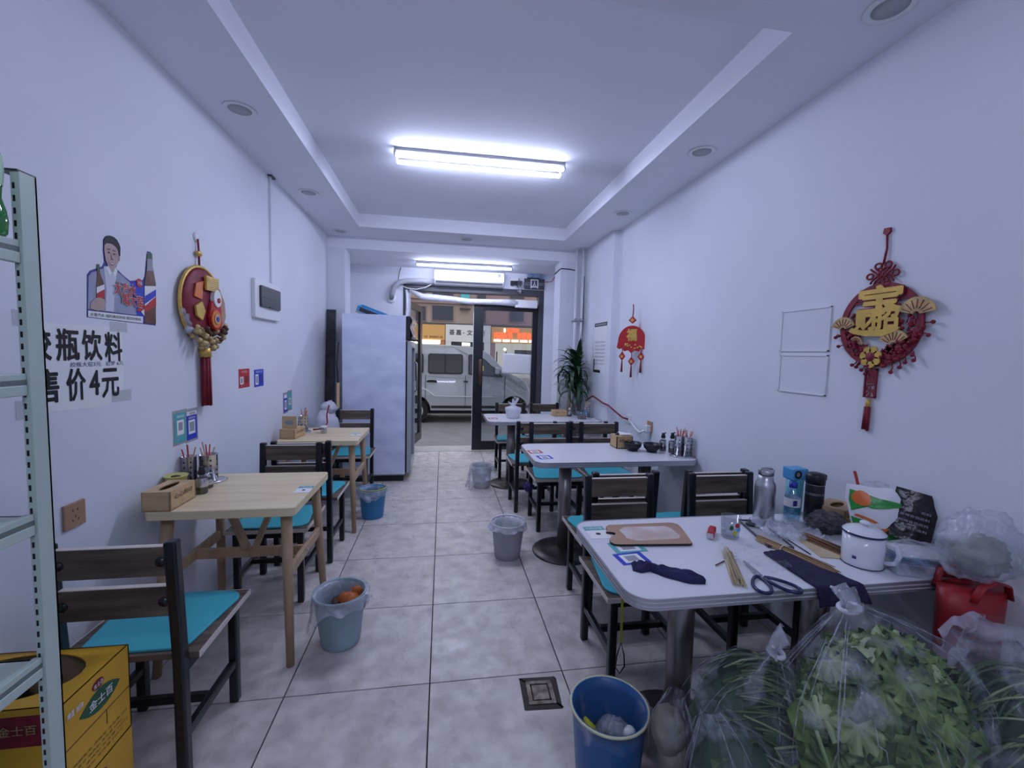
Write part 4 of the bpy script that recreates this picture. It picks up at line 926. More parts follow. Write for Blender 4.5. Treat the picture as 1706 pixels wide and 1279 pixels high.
# ---------------------------------------------------------------- things on the tables
T = TZ+.0005
def wood_box(name, label, x, y, rz, w_, d_, h_, word='心相印', lidpanel=False, tissue=False, z=T):
    """wooden tissue box, long side along local y, lettering on the +x side"""
    t = thing(name, label, 'tissue box', (x, y, z), rz, 'wooden tissue boxes')
    b = MB().box(-w_/2, w_/2, -d_/2, -d_/2+.006, 0, h_).box(-w_/2, w_/2, d_/2-.006, d_/2, 0, h_).box(-w_/2, -w_/2+.006, -d_/2, d_/2, 0, h_).box(w_/2-.006, w_/2, -d_/2, d_/2, 0, h_).box(-w_/2, w_/2, -d_/2, d_/2, 0, .005)
    bo = b.build('body', 'box_wood', t)
    l = MB()
    e1 = ring_top(l, 0, 0, w_*.20, d_*.36, -w_/2, w_/2, -d_/2, d_/2, h_+.0005); e2 = ring_top(l, 0, 0, w_*.20, d_*.36, -w_/2, w_/2, -d_/2, d_/2, h_-.005); n = len(e1)
    l.add(e1+e2, [(k, (k+1) % n, n+(k+1) % n, n+k) for k in range(n)])
    l.build('lid', 'box_wood', t)
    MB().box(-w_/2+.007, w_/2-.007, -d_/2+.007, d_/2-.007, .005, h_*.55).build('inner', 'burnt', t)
    P = Matrix.Translation((w_/2, 0, 0)) @ Matrix(((0, 0, 1, 0), (1, 0, 0, 0), (0, 1, 0, 0), (0, 0, 0, 1)))
    text(word, -d_*.34, d_*.36, h_*.50, h_*.78, .0004, 'burnt', 'lettering', bo, .0, M=P)
    if lidpanel:
        pp = rrect(-w_/2, w_/2, 0, .18, .01, 4)
        q = Matrix.Translation((0, -d_/2+.045, 0)) @ Matrix.Rotation(R(90), 4, 'X')
        hn = circ(0, .125, .034, 20, .020); 
        MB().prism([(-w_/2, .0), (w_/2, .0), (w_/2, .175), (-w_/2, .175)], 0, .008, M=q).build('handle_panel', 'box_wood', t, bevel=.003)
        MB().prism(hn, .008, .0092, M=q).build('hand_hole', 'grey_print', t)
    if tissue:
        MB().grid(lambda u, v: ((u-.5)*.06+.03*v, (v-.3)*.10, h_+.002+.025*math.sin(u*3.1)*(1-v)+.012*v), 6, 6).build('tissue', 'paper', t, solid=.001)
        MB().ell((-.01, -.03, h_+.006), (.022, .018, .007), 10, 6).build('dark_clip', 'black', t)
    return t
wood_box('tissue_box', 'wooden tissue box on the nearest oak table', -1.197, 2.098, R(-1), .112, .182, .084, '心心相印')
wood_box('tissue_box', 'wooden tissue holder with tall handle panel on the far oak table', -1.180, 3.645, R(-8), .115, .18, .075, '心心相印', lidpanel=True)
wood_box('tissue_box', 'wooden tissue box with tissue sticking out, beside the black bowls', 1.392, 3.160, R(-90), .13, .13, .095, '纸巾', tissue=True)
wood_box('tissue_box', 'small wooden tissue box on the plant table', 1.345, 4.83, R(-88), .10, .165, .068, '纸巾')
wood_box('tissue_box', 'wooden tissue box behind the black thermos on the cluttered table', 1.722, 1.600, R(-62), .105, .150, .085, '心心相印', z=T)

def chop_holder(name, label, x, y, rz, cyls, sticks, base=True, h_=.15):
    t = thing(name, label, 'holder', (x, y, T), rz, 'chopstick holders')
    if base: MB().lathe([(0, 0), (.062, 0), (.066, .004), (.060, .009), (0, .009)], 32, sx=1+.35*(len(cyls)-1)).build('foot', 'chrome', t)
    for cx, cy, r_ in cyls:
        c = MB().lathe([(0, .009), (r_, .009), (r_, h_), (r_+.002, h_+.002), (r_-.002, h_), (r_-.002, .012), (0, .012)], 28, (cx, cy, 0)).build('cup', 'chrome', t)
        q = MB()
        for a in (-150, -100, -50, 0):
            for k in range(4):
                z = .035+k*.028; d = Vector((math.cos(R(a)), math.sin(R(a)), 0)); p = Vector((cx, cy, z)); q.cyl(p+d*(r_-.001), p+d*(r_+.0008), .0042, n=8)
        q.build('perforation', 'black', c, kind='stuff')
    for k, (m, n_) in enumerate(sticks):
        for j in range(n_):
            cx, cy, r_ = cyls[(j+k) % len(cyls)]; a = rnd.random()*6.3; rr = r_*.7
            MB().cyl((cx+rr*.4*math.cos(a+3), cy+rr*.4*math.sin(a+3), .015), (cx+rr*1.25*math.cos(a), cy+rr*1.25*math.sin(a), h_+.035+rnd.random()*.03), .0035, .003, n=6).build('chopstick', m, t)
    return t
chop_holder('chopstick_holder', 'perforated steel chopstick holder with red and bamboo sticks, nearest oak table', -1.205, 2.44, R(50), [(0, 0, .042), (-.075, .03, .034)], [('bamboo', 5), ('red', 4)], h_=.145)
chop_holder('chopstick_holder', 'steel chopstick holder behind the handled tissue holder, far oak table', -1.165, 3.855, R(0), [(0, 0, .040)], [('bamboo', 4), ('red', 4)], h_=.14)
chop_holder('chopstick_holder', 'perforated steel chopstick holder with red chopsticks at the wall end of the middle table', 1.720, 2.835, R(-20), [(-.022, .014, .034), (.030, -.014, .032)], [('red', 7), ('bamboo', 4)], h_=.145)
chop_holder('chopstick_holder', 'steel chopstick holder with pale sticks on the plant table', 1.640, 4.70, R(0), [(0, 0, .034)], [('bamboo_pale', 9)], h_=.13)
def sauce(label, x, y, h_=.12, capm='black', body='jar_glass', fill=.45, group='sauce bottles'):
    t = thing('sauce_bottle', label, 'bottle', (x, y, T), 0, group)
    MB().lathe([(0, 0), (.024, 0), (.026, .004), (.026, h_*.5), (.022, h_*.6), (.012, h_*.7), (.012, h_*.76)], 22, close=False).build('glass', body, t)
    MB().lathe([(0, .002), (.0235, .002), (.0245, .006), (.0245, h_*fill), (0, h_*fill)], 22).build('sauce', 'soy', t)
    MB().lathe([(.0262, h_*.26), (.0264, h_*.50), (.024, h_*.58)], 22, close=False).build('metal_sleeve', 'chrome', t)
    c = MB().lathe([(0, h_*.72), (.016, h_*.72), (.017, h_*.80), (.012, h_*.90), (.012, h_), (0, h_)], 18).build('cap', capm, t)
    MB().tube([(0, 0, h_*.94), (.012, 0, h_*1.02), (.022, 0, h_*1.0)], .004, 6).build('spout', capm, c)
    return t
sauce('soy sauce dispenser bottle beside the tissue box on the nearest oak table', -1.142, 2.250, .13)
sauce('shorter pepper bottle behind the soy sauce on the nearest oak table', -1.160, 2.335, .075, 'chrome', 'jar_glass', .3)
sauce('left sauce dispenser bottle of the pair on the middle table', 1.668, 3.02, .135)
sauce('right sauce dispenser bottle of the pair on the middle table', 1.700, 2.945, .15)
sauce('small sauce jar beside the tissue box on the plant table', 1.462, 4.79, .10, 'chrome')
def small_jar(name, label, x, y, r_, h_, m='jar_glass', fill=None, tp=1.0):
    t = thing(name, label, 'jar', (x, y, T))
    MB().lathe([(0, 0), (r_*.95, 0), (r_, .004), (r_*tp, h_), (r_*tp-.002, h_), (r_-.003, .006), (0, .006)], 24).build('wall', m, t)
    if fill: MB().lathe([(0, .006), (r_-.004, .006), (r_-.004+(tp-1)*r_*.3, h_*.3), (0, h_*.3)], 20).build('contents', fill, t)
    return t
dj_ = small_jar('glass_jar', 'small clear jar standing alone on the far oak table', -.985, 3.80, .026, .05, 'jar_glass'); MB().lathe([(0, .05), (.028, .05), (.028, .062), (0, .062)], 20).build('lid', 'white_plastic', dj_)
ash = thing('yellow_dish', 'small yellow dish behind the tissue box on the nearest oak table', 'dish', (-1.262, 2.265, T))
MB().lathe([(0, 0), (.035, 0), (.045, .08), (.050, .085), (.046, .088), (.034, .076), (0, .072)], 26).build('dish_body', 'yellow_dish', ash); MB().ell((.0, .0, .080), (.022, .014, .006), 10, 6).build('dark_scrap', 'soil', ash)
cp = small_jar('plastic_tub', 'clear plastic tub with orange remains on the plant table', 1.545, 4.60, .050, .085, 'pet', 'orange_waste', 1.25)
for k, (x, y) in enumerate(((1.432, 3.035), (1.560, 2.985))):
    b = thing('bowl', ('black bowl next to the tissue box, left of the pair', 'black bowl nearer the sauce bottles, right of the pair')[k], 'bowl', (x, y, T), 0, 'black bowls')
    MB().lathe([(0, .004), (.030, .004), (.032, 0), (.036, 0), (.038, .010), (.058, .030), (.066, .062), (.063, .062), (.055, .032), (.034, .014), (0, .012)], 36).build('bowl_body', 'black', b)
# cards stuck on table tops
def tcard(x, y, rz, w_, h_, m, label, mode=0, word='扫码点餐'):
    t = thing('order_card', label, 'card', (x, y, T), R(rz))
    MB().box(-w_/2, w_/2, -h_/2, h_/2, 0, .0008).build('sheet', 'paper', t)
    if mode == 0:
        MB().box(-w_/2, w_/2, h_*.18, h_/2, .0008, .0012).build('header', m, t); text(word, -w_*.4, w_*.4, h_*.24, h_*.42, .0012, 'paper', 'lettering', t, .0)
        MB().prism(circ(0, -h_*.12, w_*.12, 16), .0008, .0012).build('emblem', 'ink', t)
    else:
        q = MB().box(-w_/2, w_/2, h_*.36, h_/2, .0008, .0012).box(-w_/2, w_/2, -h_/2, -h_*.36, .0008, .0012).box(-w_/2, -w_*.34, -h_*.36, h_*.36, .0008, .0012).box(w_*.34, w_/2, -h_*.36, h_*.36, .0008, .0012)
        q.build('border', m, t); MB().box(-w_*.20, w_*.20, -h_*.22, h_*.22, .0008, .0012).build('code_panel', 'grey_print', t)
    return t
tcard(.623, 1.610, 0, .085, .115, 'teal_print', 'teal-headed order card at the aisle corner of the cluttered table')
tcard(.690, 1.470, 3, .125, .085, 'teal_print', 'teal-bordered payment card half under the cutting board', 1)
tcard(.668, 1.385, 6, .110, .082, 'blue_print', 'blue-bordered payment card beside the navy cloth strip', 1)
tcard(.672, 3.030, 8, .10, .095, 'red_print', 'red-edged order card on the middle table', 1)
tcard(.705, 2.860, 8, .10, .10, 'blue_print', 'blue-edged payment card on the middle table', 1)
tcard(.545, 4.62, 8, .10, .10, 'red_print', 'small order card at the aisle end of the plant table', 1)
tcard(-.682, 2.268, 2, .072, .105, 'teal_print', 'white order card on the nearest oak table')
tcard(-.712, 3.735, 0, .075, .085, 'teal_print', 'white order card on the far oak table')
# bundled takeaway bag, plant
def crumple(c, r, amp, fr, seed, n=28, m=18): 
    return MB().ell(c, r, n, m, fn=lambda d: 1+amp*noise.noise(d*fr+Vector((seed, 0, 0)))+amp*.5*noise.noise(d*fr*2.3+Vector((0, seed, 0))))
tb = thing('takeaway_bag', 'white knotted plastic bag around a takeaway bowl on the plant table', 'bag', (.775, 4.665, T))
MB().lathe([(0, .0), (.058, .0), (.070, .02), (.092, .09), (.085, .115), (.05, .125), (.022, .14), (.03, .16), (0, .165)], 40, fold=lambda a, th: .07*noise.noise((math.cos(th)*3, math.sin(th)*3, a*5))).build('bag_body', 'bag_white', tb)
for k, (dx, dy, dz, w_) in enumerate(((.055, .0, .085, .022), (.0, .0, .075, .018), (-.045, 0, .04, .02))):
    MB().grid(lambda u, v: (dx*v+(u-.5)*w_*2*(1-.3*v), dy+(u-.5)*.01, .135+dz*v+.008*math.sin(u*6)), 4, 6).build('bag_ear', 'bag_white', tb, solid=.001)
wb = thing('plastic_bag', 'white plastic bag bundle on the chair by the fridge corner', 'bag', (-1.135, 4.46, .47))
crumple((0, 0, .20), (.115, .11, .20), .22, 2.2, 3.3).build('bag_body', 'bag_white', wb); crumple((.03, 0, .41), (.075, .06, .06), .35, 2.6, 8.1, 20, 12).build('bag_top', 'bag_white', wb)
tag(MB().tube([(-1.07, 3.80, T+.03), (-.99, 3.84, T+.032), (-1.0, 3.98, T+.06), (-1.04, 4.12, .86), (-1.06, 4.28, .92)], .007, 6).build('hanging_lead', 'maroon'), 'dark red cord from the far oak table up to the white bag', 'cord')
pl_ = thing('potted_plant', 'bushy dark green strap-leaved plant in a glass vase', 'plant', (1.575, 4.900, T))
MB().lathe([(0, 0), (.052, 0), (.056, .01), (.058, .20), (.060, .215), (.056, .215), (.052, .012), (0, .012)], 28).build('vase', 'jar_glass', pl_)
MB().lathe([(0, .014), (.050, .014), (.052, .175), (0, .185)], 24).build('soil', 'soil', pl_)
MB().tube([(0, 0, .18), (.01, 0, .40), (0, .01, .66)], [.022, .018, .008], 8).build('stem', 'stem_green', pl_)
LEAVES = []
for q in range(5):
    bend = .35+.32*q; L_ = .27+.03*q; w_ = .019
    def fn(u, v, bend=bend, L_=L_, w_=w_):
        a = bend*v*1.5; r_ = L_*v*math.cos(.9-a*.8) if 0 else 0
        return (0, 0, 0)
    pts = []; p = Vector((0, 0, 0)); ang = R(68-9*q)
    for k in range(8):
        pts.append((p.x, p.z)); a = ang-bend*(k/7)**1.3*2.2; p = p+Vector((math.cos(a), 0, math.sin(a)))*(L_/7)
    W_ = [.35, .8, 1, 1, .95, .8, .5, .06]
    b = MB(); vs_ = []
    for (x, z), ww in zip(pts, W_): vs_ += [(x, -w_*ww/1.0, z+.004*ww), (x, 0, z), (x, w_*ww/1.0, z+.004*ww)]
    b.add(vs_, [(3*k+j, 3*k+j+1, 3*k+j+4, 3*k+j+3) for k in range(7) for j in range(2)], 0, True)
    LEAVES.append(b.mesh('leaf', 'leaf_plant'))
for k in range(170):
    z = .20+.42*(k/169)**.85; q = rnd.choice((0, 1, 2, 3, 4)) if z < .5 else rnd.choice((0, 0, 1, 2))
    o = bpy.data.objects.new('leaf', LEAVES[q]); COL.objects.link(o); o.parent = pl_
    o.location = (.01*math.cos(k), .01*math.sin(k), z); az = k*2.399+rnd.uniform(-.3, .3); s_ = .88+.45*rnd.random(); s_ *= 1-.62*max(0, math.cos(az))**.6; o.scale = (s_, s_*(1.2 if s_ < .7 else 1), s_); o.rotation_euler = (rnd.uniform(-.2, .2), rnd.uniform(-.3, .35), az)
for k in range(3):
    MB().tube([(.01*k, 0, .6), (.015+.012*k, .0, .85), (.03+.02*k, .01*k, 1.0-.05*k)], [.020, .016, .002], 6, flat=.3).build('spear_leaf', 'leaf_plant', pl_)
tag(MB().bar((1.53, 5.17, 0), (1.60, 5.235, 1.03), .035, .10, (0, 1, 0)).build('wooden_plank', 'oak_dark', bevel=.003), 'brown wooden plank leaning on the pier behind the plant', 'plank')
# ---------------------------------------------------------------- the cluttered near table
cb = thing('cutting_board', 'worn brown cutting board with side notch on the cluttered table', 'board', (0, 0, T))
BP = [(.672, 1.640), (.668, 1.615), (.655, 1.594), (.676, 1.590), (.688, 1.578), (.680, 1.562), (.656, 1.545), (.640, 1.522), (.636, 1.500), (.645, 1.484), (.662, 1.478), (.936, 1.456), (.948, 1.462), (.985, 1.60), (.988, 1.635), (.975, 1.652), (.955, 1.657), (.690, 1.657)]
MB().prism(BP, 0, .0085).build('board_edge', 'black', cb); MB().prism(BP, .0085, .0100).build('board_face', 'board', cb)
MB().prism([(.712+.012*noise.noise((i*.7, 0, 0))+x, 1.5+.012*noise.noise((i*.9, 3, 0))+y) for i, (x, y) in enumerate(rrect(.0, .225, .0, .125, .04, 6))], .0100, .0105).build('worn_patch', 'board_worn', cb)
def ribbon(path, widths, thick, amp, seed, m, name, par, z0=0, nv=7):
    """soft cloth laid along a path"""
    P = [Vector((x, y, 0)) for x, y in path]; n = len(P)
    def fn(u, v):
        f = u*(n-1); i = min(int(f), n-2); q = f-i; p = P[i].lerp(P[i+1], q); d = (P[min(i+2, n-1)]-P[max(i-1, 0)]).normalized(); s_ = Vector((-d.y, d.x, 0))
        wv = widths[i]*(1-q)+widths[i+1]*q; e = 1-abs(2*v-1)**3; e2 = math.sin(math.pi*min(1, max(0, u)))**.25 if 0 < u < 1 else 0
        z = z0+.0015+thick*e*e2*(1+.5*noise.noise((u*6, v*3, seed)))+amp*e*abs(noise.noise((u*9, v*5, seed+3)))
        p = p+s_*(v-.5)*wv*(1+.12*noise.noise((u*8, seed, v)))
        return (p.x, p.y, z)
    return MB().grid(fn, 40, 14).build(name, m, par, solid=.0012)
c1 = thing('cloth_strip', 'twisted navy cloth strip lying near the table corner', 'cloth', (0, 0, T)); ribbon([(.642, 1.325), (.668, 1.318), (.700, 1.305), (.725, 1.285), (.760, 1.262), (.800, 1.232), (.835, 1.205)], [.055, .075, .040, .055, .075, .075, .030], .012, .014, 2.2, 'cloth_navy', 'cloth', c1)
li = thing('red_lighter', 'small red pocket lighter beside the drinking glass', 'lighter', (1.075, 1.535, T+.012), R(52))
MB().box(-.030, .035, -.013, .013, -.012, .012).build('body', 'red', li, bevel=.005, seg=3); MB().box(-.046, -.030, -.011, .011, -.011, .009).build('metal_head', 'chrome', li, bevel=.003); MB().box(.030, .048, -.016, .010, -.010, .014).build('red_cap', 'red', li, bevel=.005)
gl = thing('drinking_glass', 'clear drinking glass with printed leaves on the cluttered table', 'glass', (1.145, 1.515, T))
MB().lathe([(0, 0), (.030, 0), (.033, .004), (.037, .088), (.035, .088), (.031, .010), (0, .010)], 30).build('wall', 'jar_glass', gl)
for a, z, m in ((-120, .05, 'leaf_green_print'), (-100, .03, 'strap_yellow'), (-75, .045, 'tumbler_cap'), (-85, .06, 'red')): MB().ell((.0355*math.cos(R(a)), .0355*math.sin(R(a)), z), (.009, .004, .010), 8, 6).build('print_leaf', m, gl)
tr = thing('grey_tray', 'shallow grey tray with dark edge under the plastic wrap', 'tray', (1.305, 1.525, T), R(-14))
MB().box(-.045, .045, -.130, .130, .0, .004).build('bottom', 'grey_plastic', tr); MB().box(-.047, -.043, -.132, .132, 0, .010).box(.043, .047, -.132, .132, 0, .010).box(-.047, .047, -.132, -.128, 0, .010).box(-.047, .047, .128, .132, 0, .010).build('rim', 'dark_grey', tr)
kc = thing('key_bunch', 'small dark bunch of keys lying on the grey tray', 'keys', (1.315, 1.605, T+.005)); crumple((0, 0, .008), (.03, .02, .008), .5, 3, 1.1, 14, 8).build('keys', 'dark_grey', kc)
MB().tube([(.045+.016*math.cos(a), -.01+.016*math.sin(a), .004) for a in [2*math.pi*i/16 for i in range(16)]], .0035, 6, True).build('key_ring', 'enamel_rim', kc)
pw = thing('plastic_wrap', 'crumpled clear plastic wrap beside the steel bottle', 'wrap', (1.42, 1.535, T)); MB().grid(lambda u, v: ((u-.5)*.22+.02*noise.noise((u*4, v*4, 1)), (v-.5)*.19+.02*noise.noise((u*4, v*4, 7)), .003+.055*abs(noise.noise((u*4, v*4, 3)))+.02*abs(noise.noise((u*11, v*11, 3)))), 26, 22).build('wrap_sheet', 'bag_milky', pw)
sb = thing('steel_bottle', 'brushed steel water bottle with looped lid on the cluttered table', 'bottle', (1.425, 1.675, T))
MB().lathe([(0, 0), (.040, 0), (.042, .004), (.042, .150), (.039, .166), (.030, .180), (.029, .205), (0, .205)], 36).build('body', 'steel', sb)
MB().lathe([(0, .203), (.031, .203), (.031, .222), (.027, .226), (0, .226)], 28).build('lid', 'brushed', sb); MB().tube([(-.036, 0, .214), (-.030, 0, .232), (-.005, -.002, .234), (.025, 0, .230), (.038, 0, .218), (.034, 0, .206)], .004, 6).build('lid_loop', 'brushed', sb)
wa = thing('water_bottle', 'clear plastic water bottle with blue cap', 'bottle', (1.548, 1.655, T))
MB().lathe([(0, 0), (.028, 0), (.032, .006), (.032, .03), (.030, .034), (.032, .038), (.032, .055), (.030, .060), (.032, .065), (.032, .105), (.024, .128), (.014, .142), (.013, .150)], 28, close=False).build('body', 'pet', wa)
MB().lathe([(0, .004), (.029, .004), (.030, .05), (.029, .088), (0, .088)], 24).build('water', 'water', wa); MB().lathe([(0, .148), (.0165, .148), (.0165, .172), (0, .173)], 22).build('cap', 'cap_blue', wa)
MB().lathe([(.0323, .066), (.0323, .104)], 28, close=False).build('label_sleeve', 'paper_soft', wa); MB().box(-.024, -.006, -.0345, -.031, .074, .098).build('label_print', 'navy_print', wa, bevel=.001)
te = thing('teal_tumbler', 'teal tumbler with bright blue flip lid behind the water bottle', 'tumbler', (1.632, 1.738, T))
MB().lathe([(0, 0), (.031, 0), (.033, .004), (.036, .165), (0, .165)], 28).build('body', 'tumbler_teal', te); MB().prism(rrect(-.040, .040, .160, .215, .008), -.034, .034, M=Matrix.Rotation(R(90), 4, 'X')).build('lid', 'tumbler_cap', te, bevel=.006)
MB().tube([(-.018+.014*math.cos(a), -.036, .190+.015*math.sin(a)) for a in [2*math.pi*i/16 for i in range(16)]], .004, 6, True).build('lid_ring', 'ink', te); MB().cyl((-.018, -.0345, .190), (-.018, -.036, .190), .010, n=14).build('lid_badge', 'grey_print', te)
th_ = thing('black_thermos', 'matt black thermos flask with silver bands', 'flask', (1.632, 1.628, T))
MB().lathe([(0, 0), (.034, 0), (.036, .004), (.036, .165), (.034, .172), (0, .172)], 32).build('body', 'black', th_); MB().lathe([(0, .170), (.037, .172), (.038, .205), (.033, .217), (.015, .222), (0, .222)], 32).build('lid', 'black', th_)
MB().lathe([(.0365, .126), (.0365, .128)], 32, close=False).lathe([(.0365, .132), (.0365, .134)], 32, close=False).lathe([(.0365, .170), (.0365, .172)], 32, close=False).build('silver_band', 'brushed', th_); MB().tube([(.036, 0, .180), (.050, 0, .190), (.050, 0, .205), (.036, 0, .212)], .006, 8).build('lid_loop', 'black', th_)
bb = thing('black_bundle', 'small wrinkled dark plastic bundle in front of the thermos', 'bundle', (1.590, 1.520, T)); crumple((0, 0, .043), (.078, .058, .043), .34, 3.4, 5.7, 40, 26).build('bundle_body', 'bag_dark', bb)
crumple((0, 0, .038), (.068, .048, .034), .10, 2.4, 5.7, 16, 10).build('contents', 'dark_bag', bb)
yd = thing('tape_roll', 'yellowish tape roll lying beside the tissue box', 'tape', (1.695, 1.500, T)); MB().lathe([(.024, 0), (.042, 0), (.042, .05), (.024, .05), (.024, 0)], 28, close=False).build('roll', 'yellow_dish', yd)
def skewers(name, label, p0, p1, n, m, spread, fan_=1.0, band=True):
    t = thing(name, label, 'skewers', (0, 0, T)); a = Vector((*p0, 0)); b = Vector((*p1, 0)); d = (b-a).normalized(); s_ = Vector((-d.y, d.x, 0)); 
    for k in range(n):
        u = rnd.uniform(-1, 1); z = .003+rnd.random()*.020*(1-u*u); j = rnd.uniform(-.012, .012)
        MB().cyl(a+s_*u*spread+d*j+Vector((0, 0, z)), b+s_*(u*spread*fan_+rnd.uniform(-.004, .004))+d*j+Vector((0, 0, max(.003, z+rnd.uniform(-.003, .003)))), .0016, .0014, n=5).build('skewer', m, t)
    if band:
        c = a.lerp(b, .35); MB().tube([c+s_*(spread+.002)*math.cos(q)+Vector((0, 0, .009+.011*math.sin(q))) for q in [2*math.pi*i/18 for i in range(18)]], .0018, 5, True, flat=2.5).build('rubber_band', 'white_plastic', t)
    return t
skewers('skewer_bundle', 'long banded bundle of bamboo skewers lying over the navy sleeve', (1.240, 1.470), (1.306, 1.205), 40, 'bamboo', .014, 1.7)
skewers('skewer_bundle', 'short bundle of pale skewers beside the scissors', (1.040, 1.385), (.932, 1.172), 34, 'bamboo_pale', .017, 1.1, False)
skewers('skewer_bundle', 'fanned pile of brown skewers on the notepad', (1.452, 1.478), (1.478, 1.325), 36, 'bamboo_brown', .030, 1.0, False)
tag(MB().cyl((.935, 1.300, T+.003), (.985, 1.325, T+.003), .0022, n=6).build('loose_skewer', 'burnt'), 'single short dark skewer lying left of the pale bundle', 'skewer')
cw = thing('plastic_sleeve', 'clear torn plastic sleeve around the pale skewers', 'wrap', (1.085, 1.300, T)); MB().grid(lambda u, v: ((u-.5)*.18+.03*noise.noise((u*3, v*3, 2)), (v-.5)*.15+.02*noise.noise((u*5, v*3, 9)), .004+.050*abs(noise.noise((u*5, v*4, 4)))+.015*abs(noise.noise((u*13, v*12, 3)))), 26, 20).build('sleeve_film', 'bag_thin', cw)
sc = thing('scissors', 'dark blue handled kitchen scissors at the table edge', 'scissors', (0, 0, T+.005))
for k, (cx, cy, rot_) in enumerate(((1.000, 1.165, 62), (1.062, 1.150, 118))):
    c_, s_ = math.cos(R(rot_)), math.sin(R(rot_))
    MB().tube([(cx+.052*math.cos(a)*c_-.024*math.sin(a)*(1-.3*math.cos(a))*s_, cy+.052*math.cos(a)*s_+.024*math.sin(a)*(1-.3*math.cos(a))*c_, .004*k) for a in [2*math.pi*i/28 for i in range(28)]], .0055, 8, True).build('handle', 'enamel_rim', sc)
MB().prism([(1.020, 1.212), (1.034, 1.212), (1.060, 1.30), (1.052, 1.305)], -.003, .0).build('blade', 'steel', sc); MB().prism([(1.028, 1.212), (1.044, 1.212), (1.052, 1.305), (1.046, 1.31)], .0005, .0035).build('blade', 'steel', sc); MB().cyl((1.034, 1.222, -.002), (1.034, 1.222, .006), .006, n=10).build('pivot', 'brushed', sc)
npd = thing('notepad', 'pale yellow notepad under the brown skewers', 'notepad', (1.432, 1.375, T), R(-16)); MB().box(-.050, .050, -.075, .075, 0, .003).build('sheets', 'bamboo_pale', npd); MB().cyl((-.075, -.06, .003), (-.100, .10, .003), .002, n=6).build('pencil', 'black', npd)
nv_ = thing('navy_sleeve', 'navy knitted sleeve hanging over the table edge', 'cloth', (0, 0, 0))
def slv(u, v):
    q = v*1.35
    if q < 1: x = 1.225+.012*q; y = 1.365-.243*q; z = T+.004+.006*abs(noise.noise((u*5, v*5, 1)))
    else: x = 1.237+.03*(q-1); y = 1.122-.012*math.sin((q-1)*3); z = T+.004-(q-1)*.16
    wd = .085+.065*v; return (x+(u-.5)*wd*1.25+.012*(v), y+.006*noise.noise((u*6, v*4, 5)), z+(.006*math.sin(u*math.pi)))
MB().grid(slv, 16, 34).build('cloth', 'cloth_sleeve', nv_, solid=.004)
mg = thing('enamel_mug', 'white enamel mug with lid and navy rims', 'mug', (1.478, 1.262, T), R(-62))
MB().lathe([(0, 0), (.058, 0), (.061, .003), (.061, .112), (.058, .112), (.058, .006), (0, .006)], 40).build('body', 'enamel', mg); MB().lathe([(.060, 0), (.0625, .002), (.060, .005)], 40, close=False).build('foot_rim', 'enamel_rim', mg)
MB().lathe([(.060, .109), (.0645, .111), (.0645, .116), (.060, .117)], 40, close=False).build('rim', 'enamel_rim', mg)
l = MB().lathe([(.063, .117), (.055, .125), (.033, .134), (.012, .137), (0, .137)], 40, close=False).build('lid', 'enamel', mg); MB().lathe([(.006, .136), (.008, .141), (.016, .145), (.016, .150), (.010, .154), (0, .155)], 20, close=False).build('lid_knob', 'enamel', l)
MB().tube([(.060, 0, .095), (.088, 0, .092), (.098, 0, .065), (.090, 0, .034), (.061, 0, .024)], .0085, 10).build('handle', 'enamel', mg)
MB().box(-.008, .004, -.0622, -.0604, .030, .040, M=Matrix.Rotation(R(-6), 4, 'Z')).build('printed_mark', 'purple', mg)
mk = thing('milk_powder_bag', 'green and white food pouch with orange round logo', 'pouch', (1.672, 1.372, T+.002), R(-38))
def pouch(u, v, s_=1): 
    x = (u-.5)*.215*(.62+.38*min(1, v*1.35)); b = math.sin(math.pi*u)**.7*math.sin(math.pi*min(1, .12+v*.88))**.6; return (x+.006*noise.noise((u*5, v*6, 2)), -s_*.045*b+.02*v, .225*v+.012*noise.noise((u*4, 3, 1)))
MB().grid(lambda u, v: pouch(u, v), 18, 18).grid(lambda u, v: pouch(1-u, v, -1), 18, 18).build('pouch_body', 'milk_white', mk)
def on_pouch(poly, m, nm, off=.003):
    vs_ = []
    def q(x, z):
        u = x/.20+.5; v = z/.205; p = pouch(u, v); return (p[0], p[1]-off, p[2])
    b = MB(); n = len(poly); cx = sum(p[0] for p in poly)/n; cz = sum(p[1] for p in poly)/n; N_ = []
    for k in range(n):
        a, c_ = poly[k], poly[(k+1) % n]
        for j in range(4): N_.append((a[0]+(c_[0]-a[0])*j/4, a[1]+(c_[1]-a[1])*j/4))
    m_ = len(N_); rings = []
    for rr in (0.02, .35, .7, 1): rings += [q(cx+(x-cx)*rr, cz+(z-cz)*rr) for x, z in N_]
    b.add(rings, [(i*m_+k, i*m_+(k+1) % m_, (i+1)*m_+(k+1) % m_, (i+1)*m_+k) for i in range(3) for k in range(m_)], 0, True)
    return b.build(nm, m, mk)
on_pouch([(-.090, .190), (.075, .158), (.02, .142), (-.03, .140), (-.055, .145), (-.092, .115)], 'milk_green', 'green_band'); on_pouch([(-.096, .095), (-.06, .092), (-.01, .066), (.05, .066), (.096, .110), (.096, .006), (-.096, .006)], 'milk_green', 'green_band')
on_pouch(circ(-.058, .165, .027, 14, .025), 'milk_orange', 'logo_disc', .005); on_pouch([(-.085, .10), (-.02, .092), (-.01, .096), (-.03, .104), (-.08, .108)], 'milk_orange', 'orange_swirl', .004); on_pouch([(-.06, .066), (.0, .060), (.02, .068), (.07, .085), (.02, .076), (-.05, .074)], 'milk_orange', 'orange_swirl', .0045)
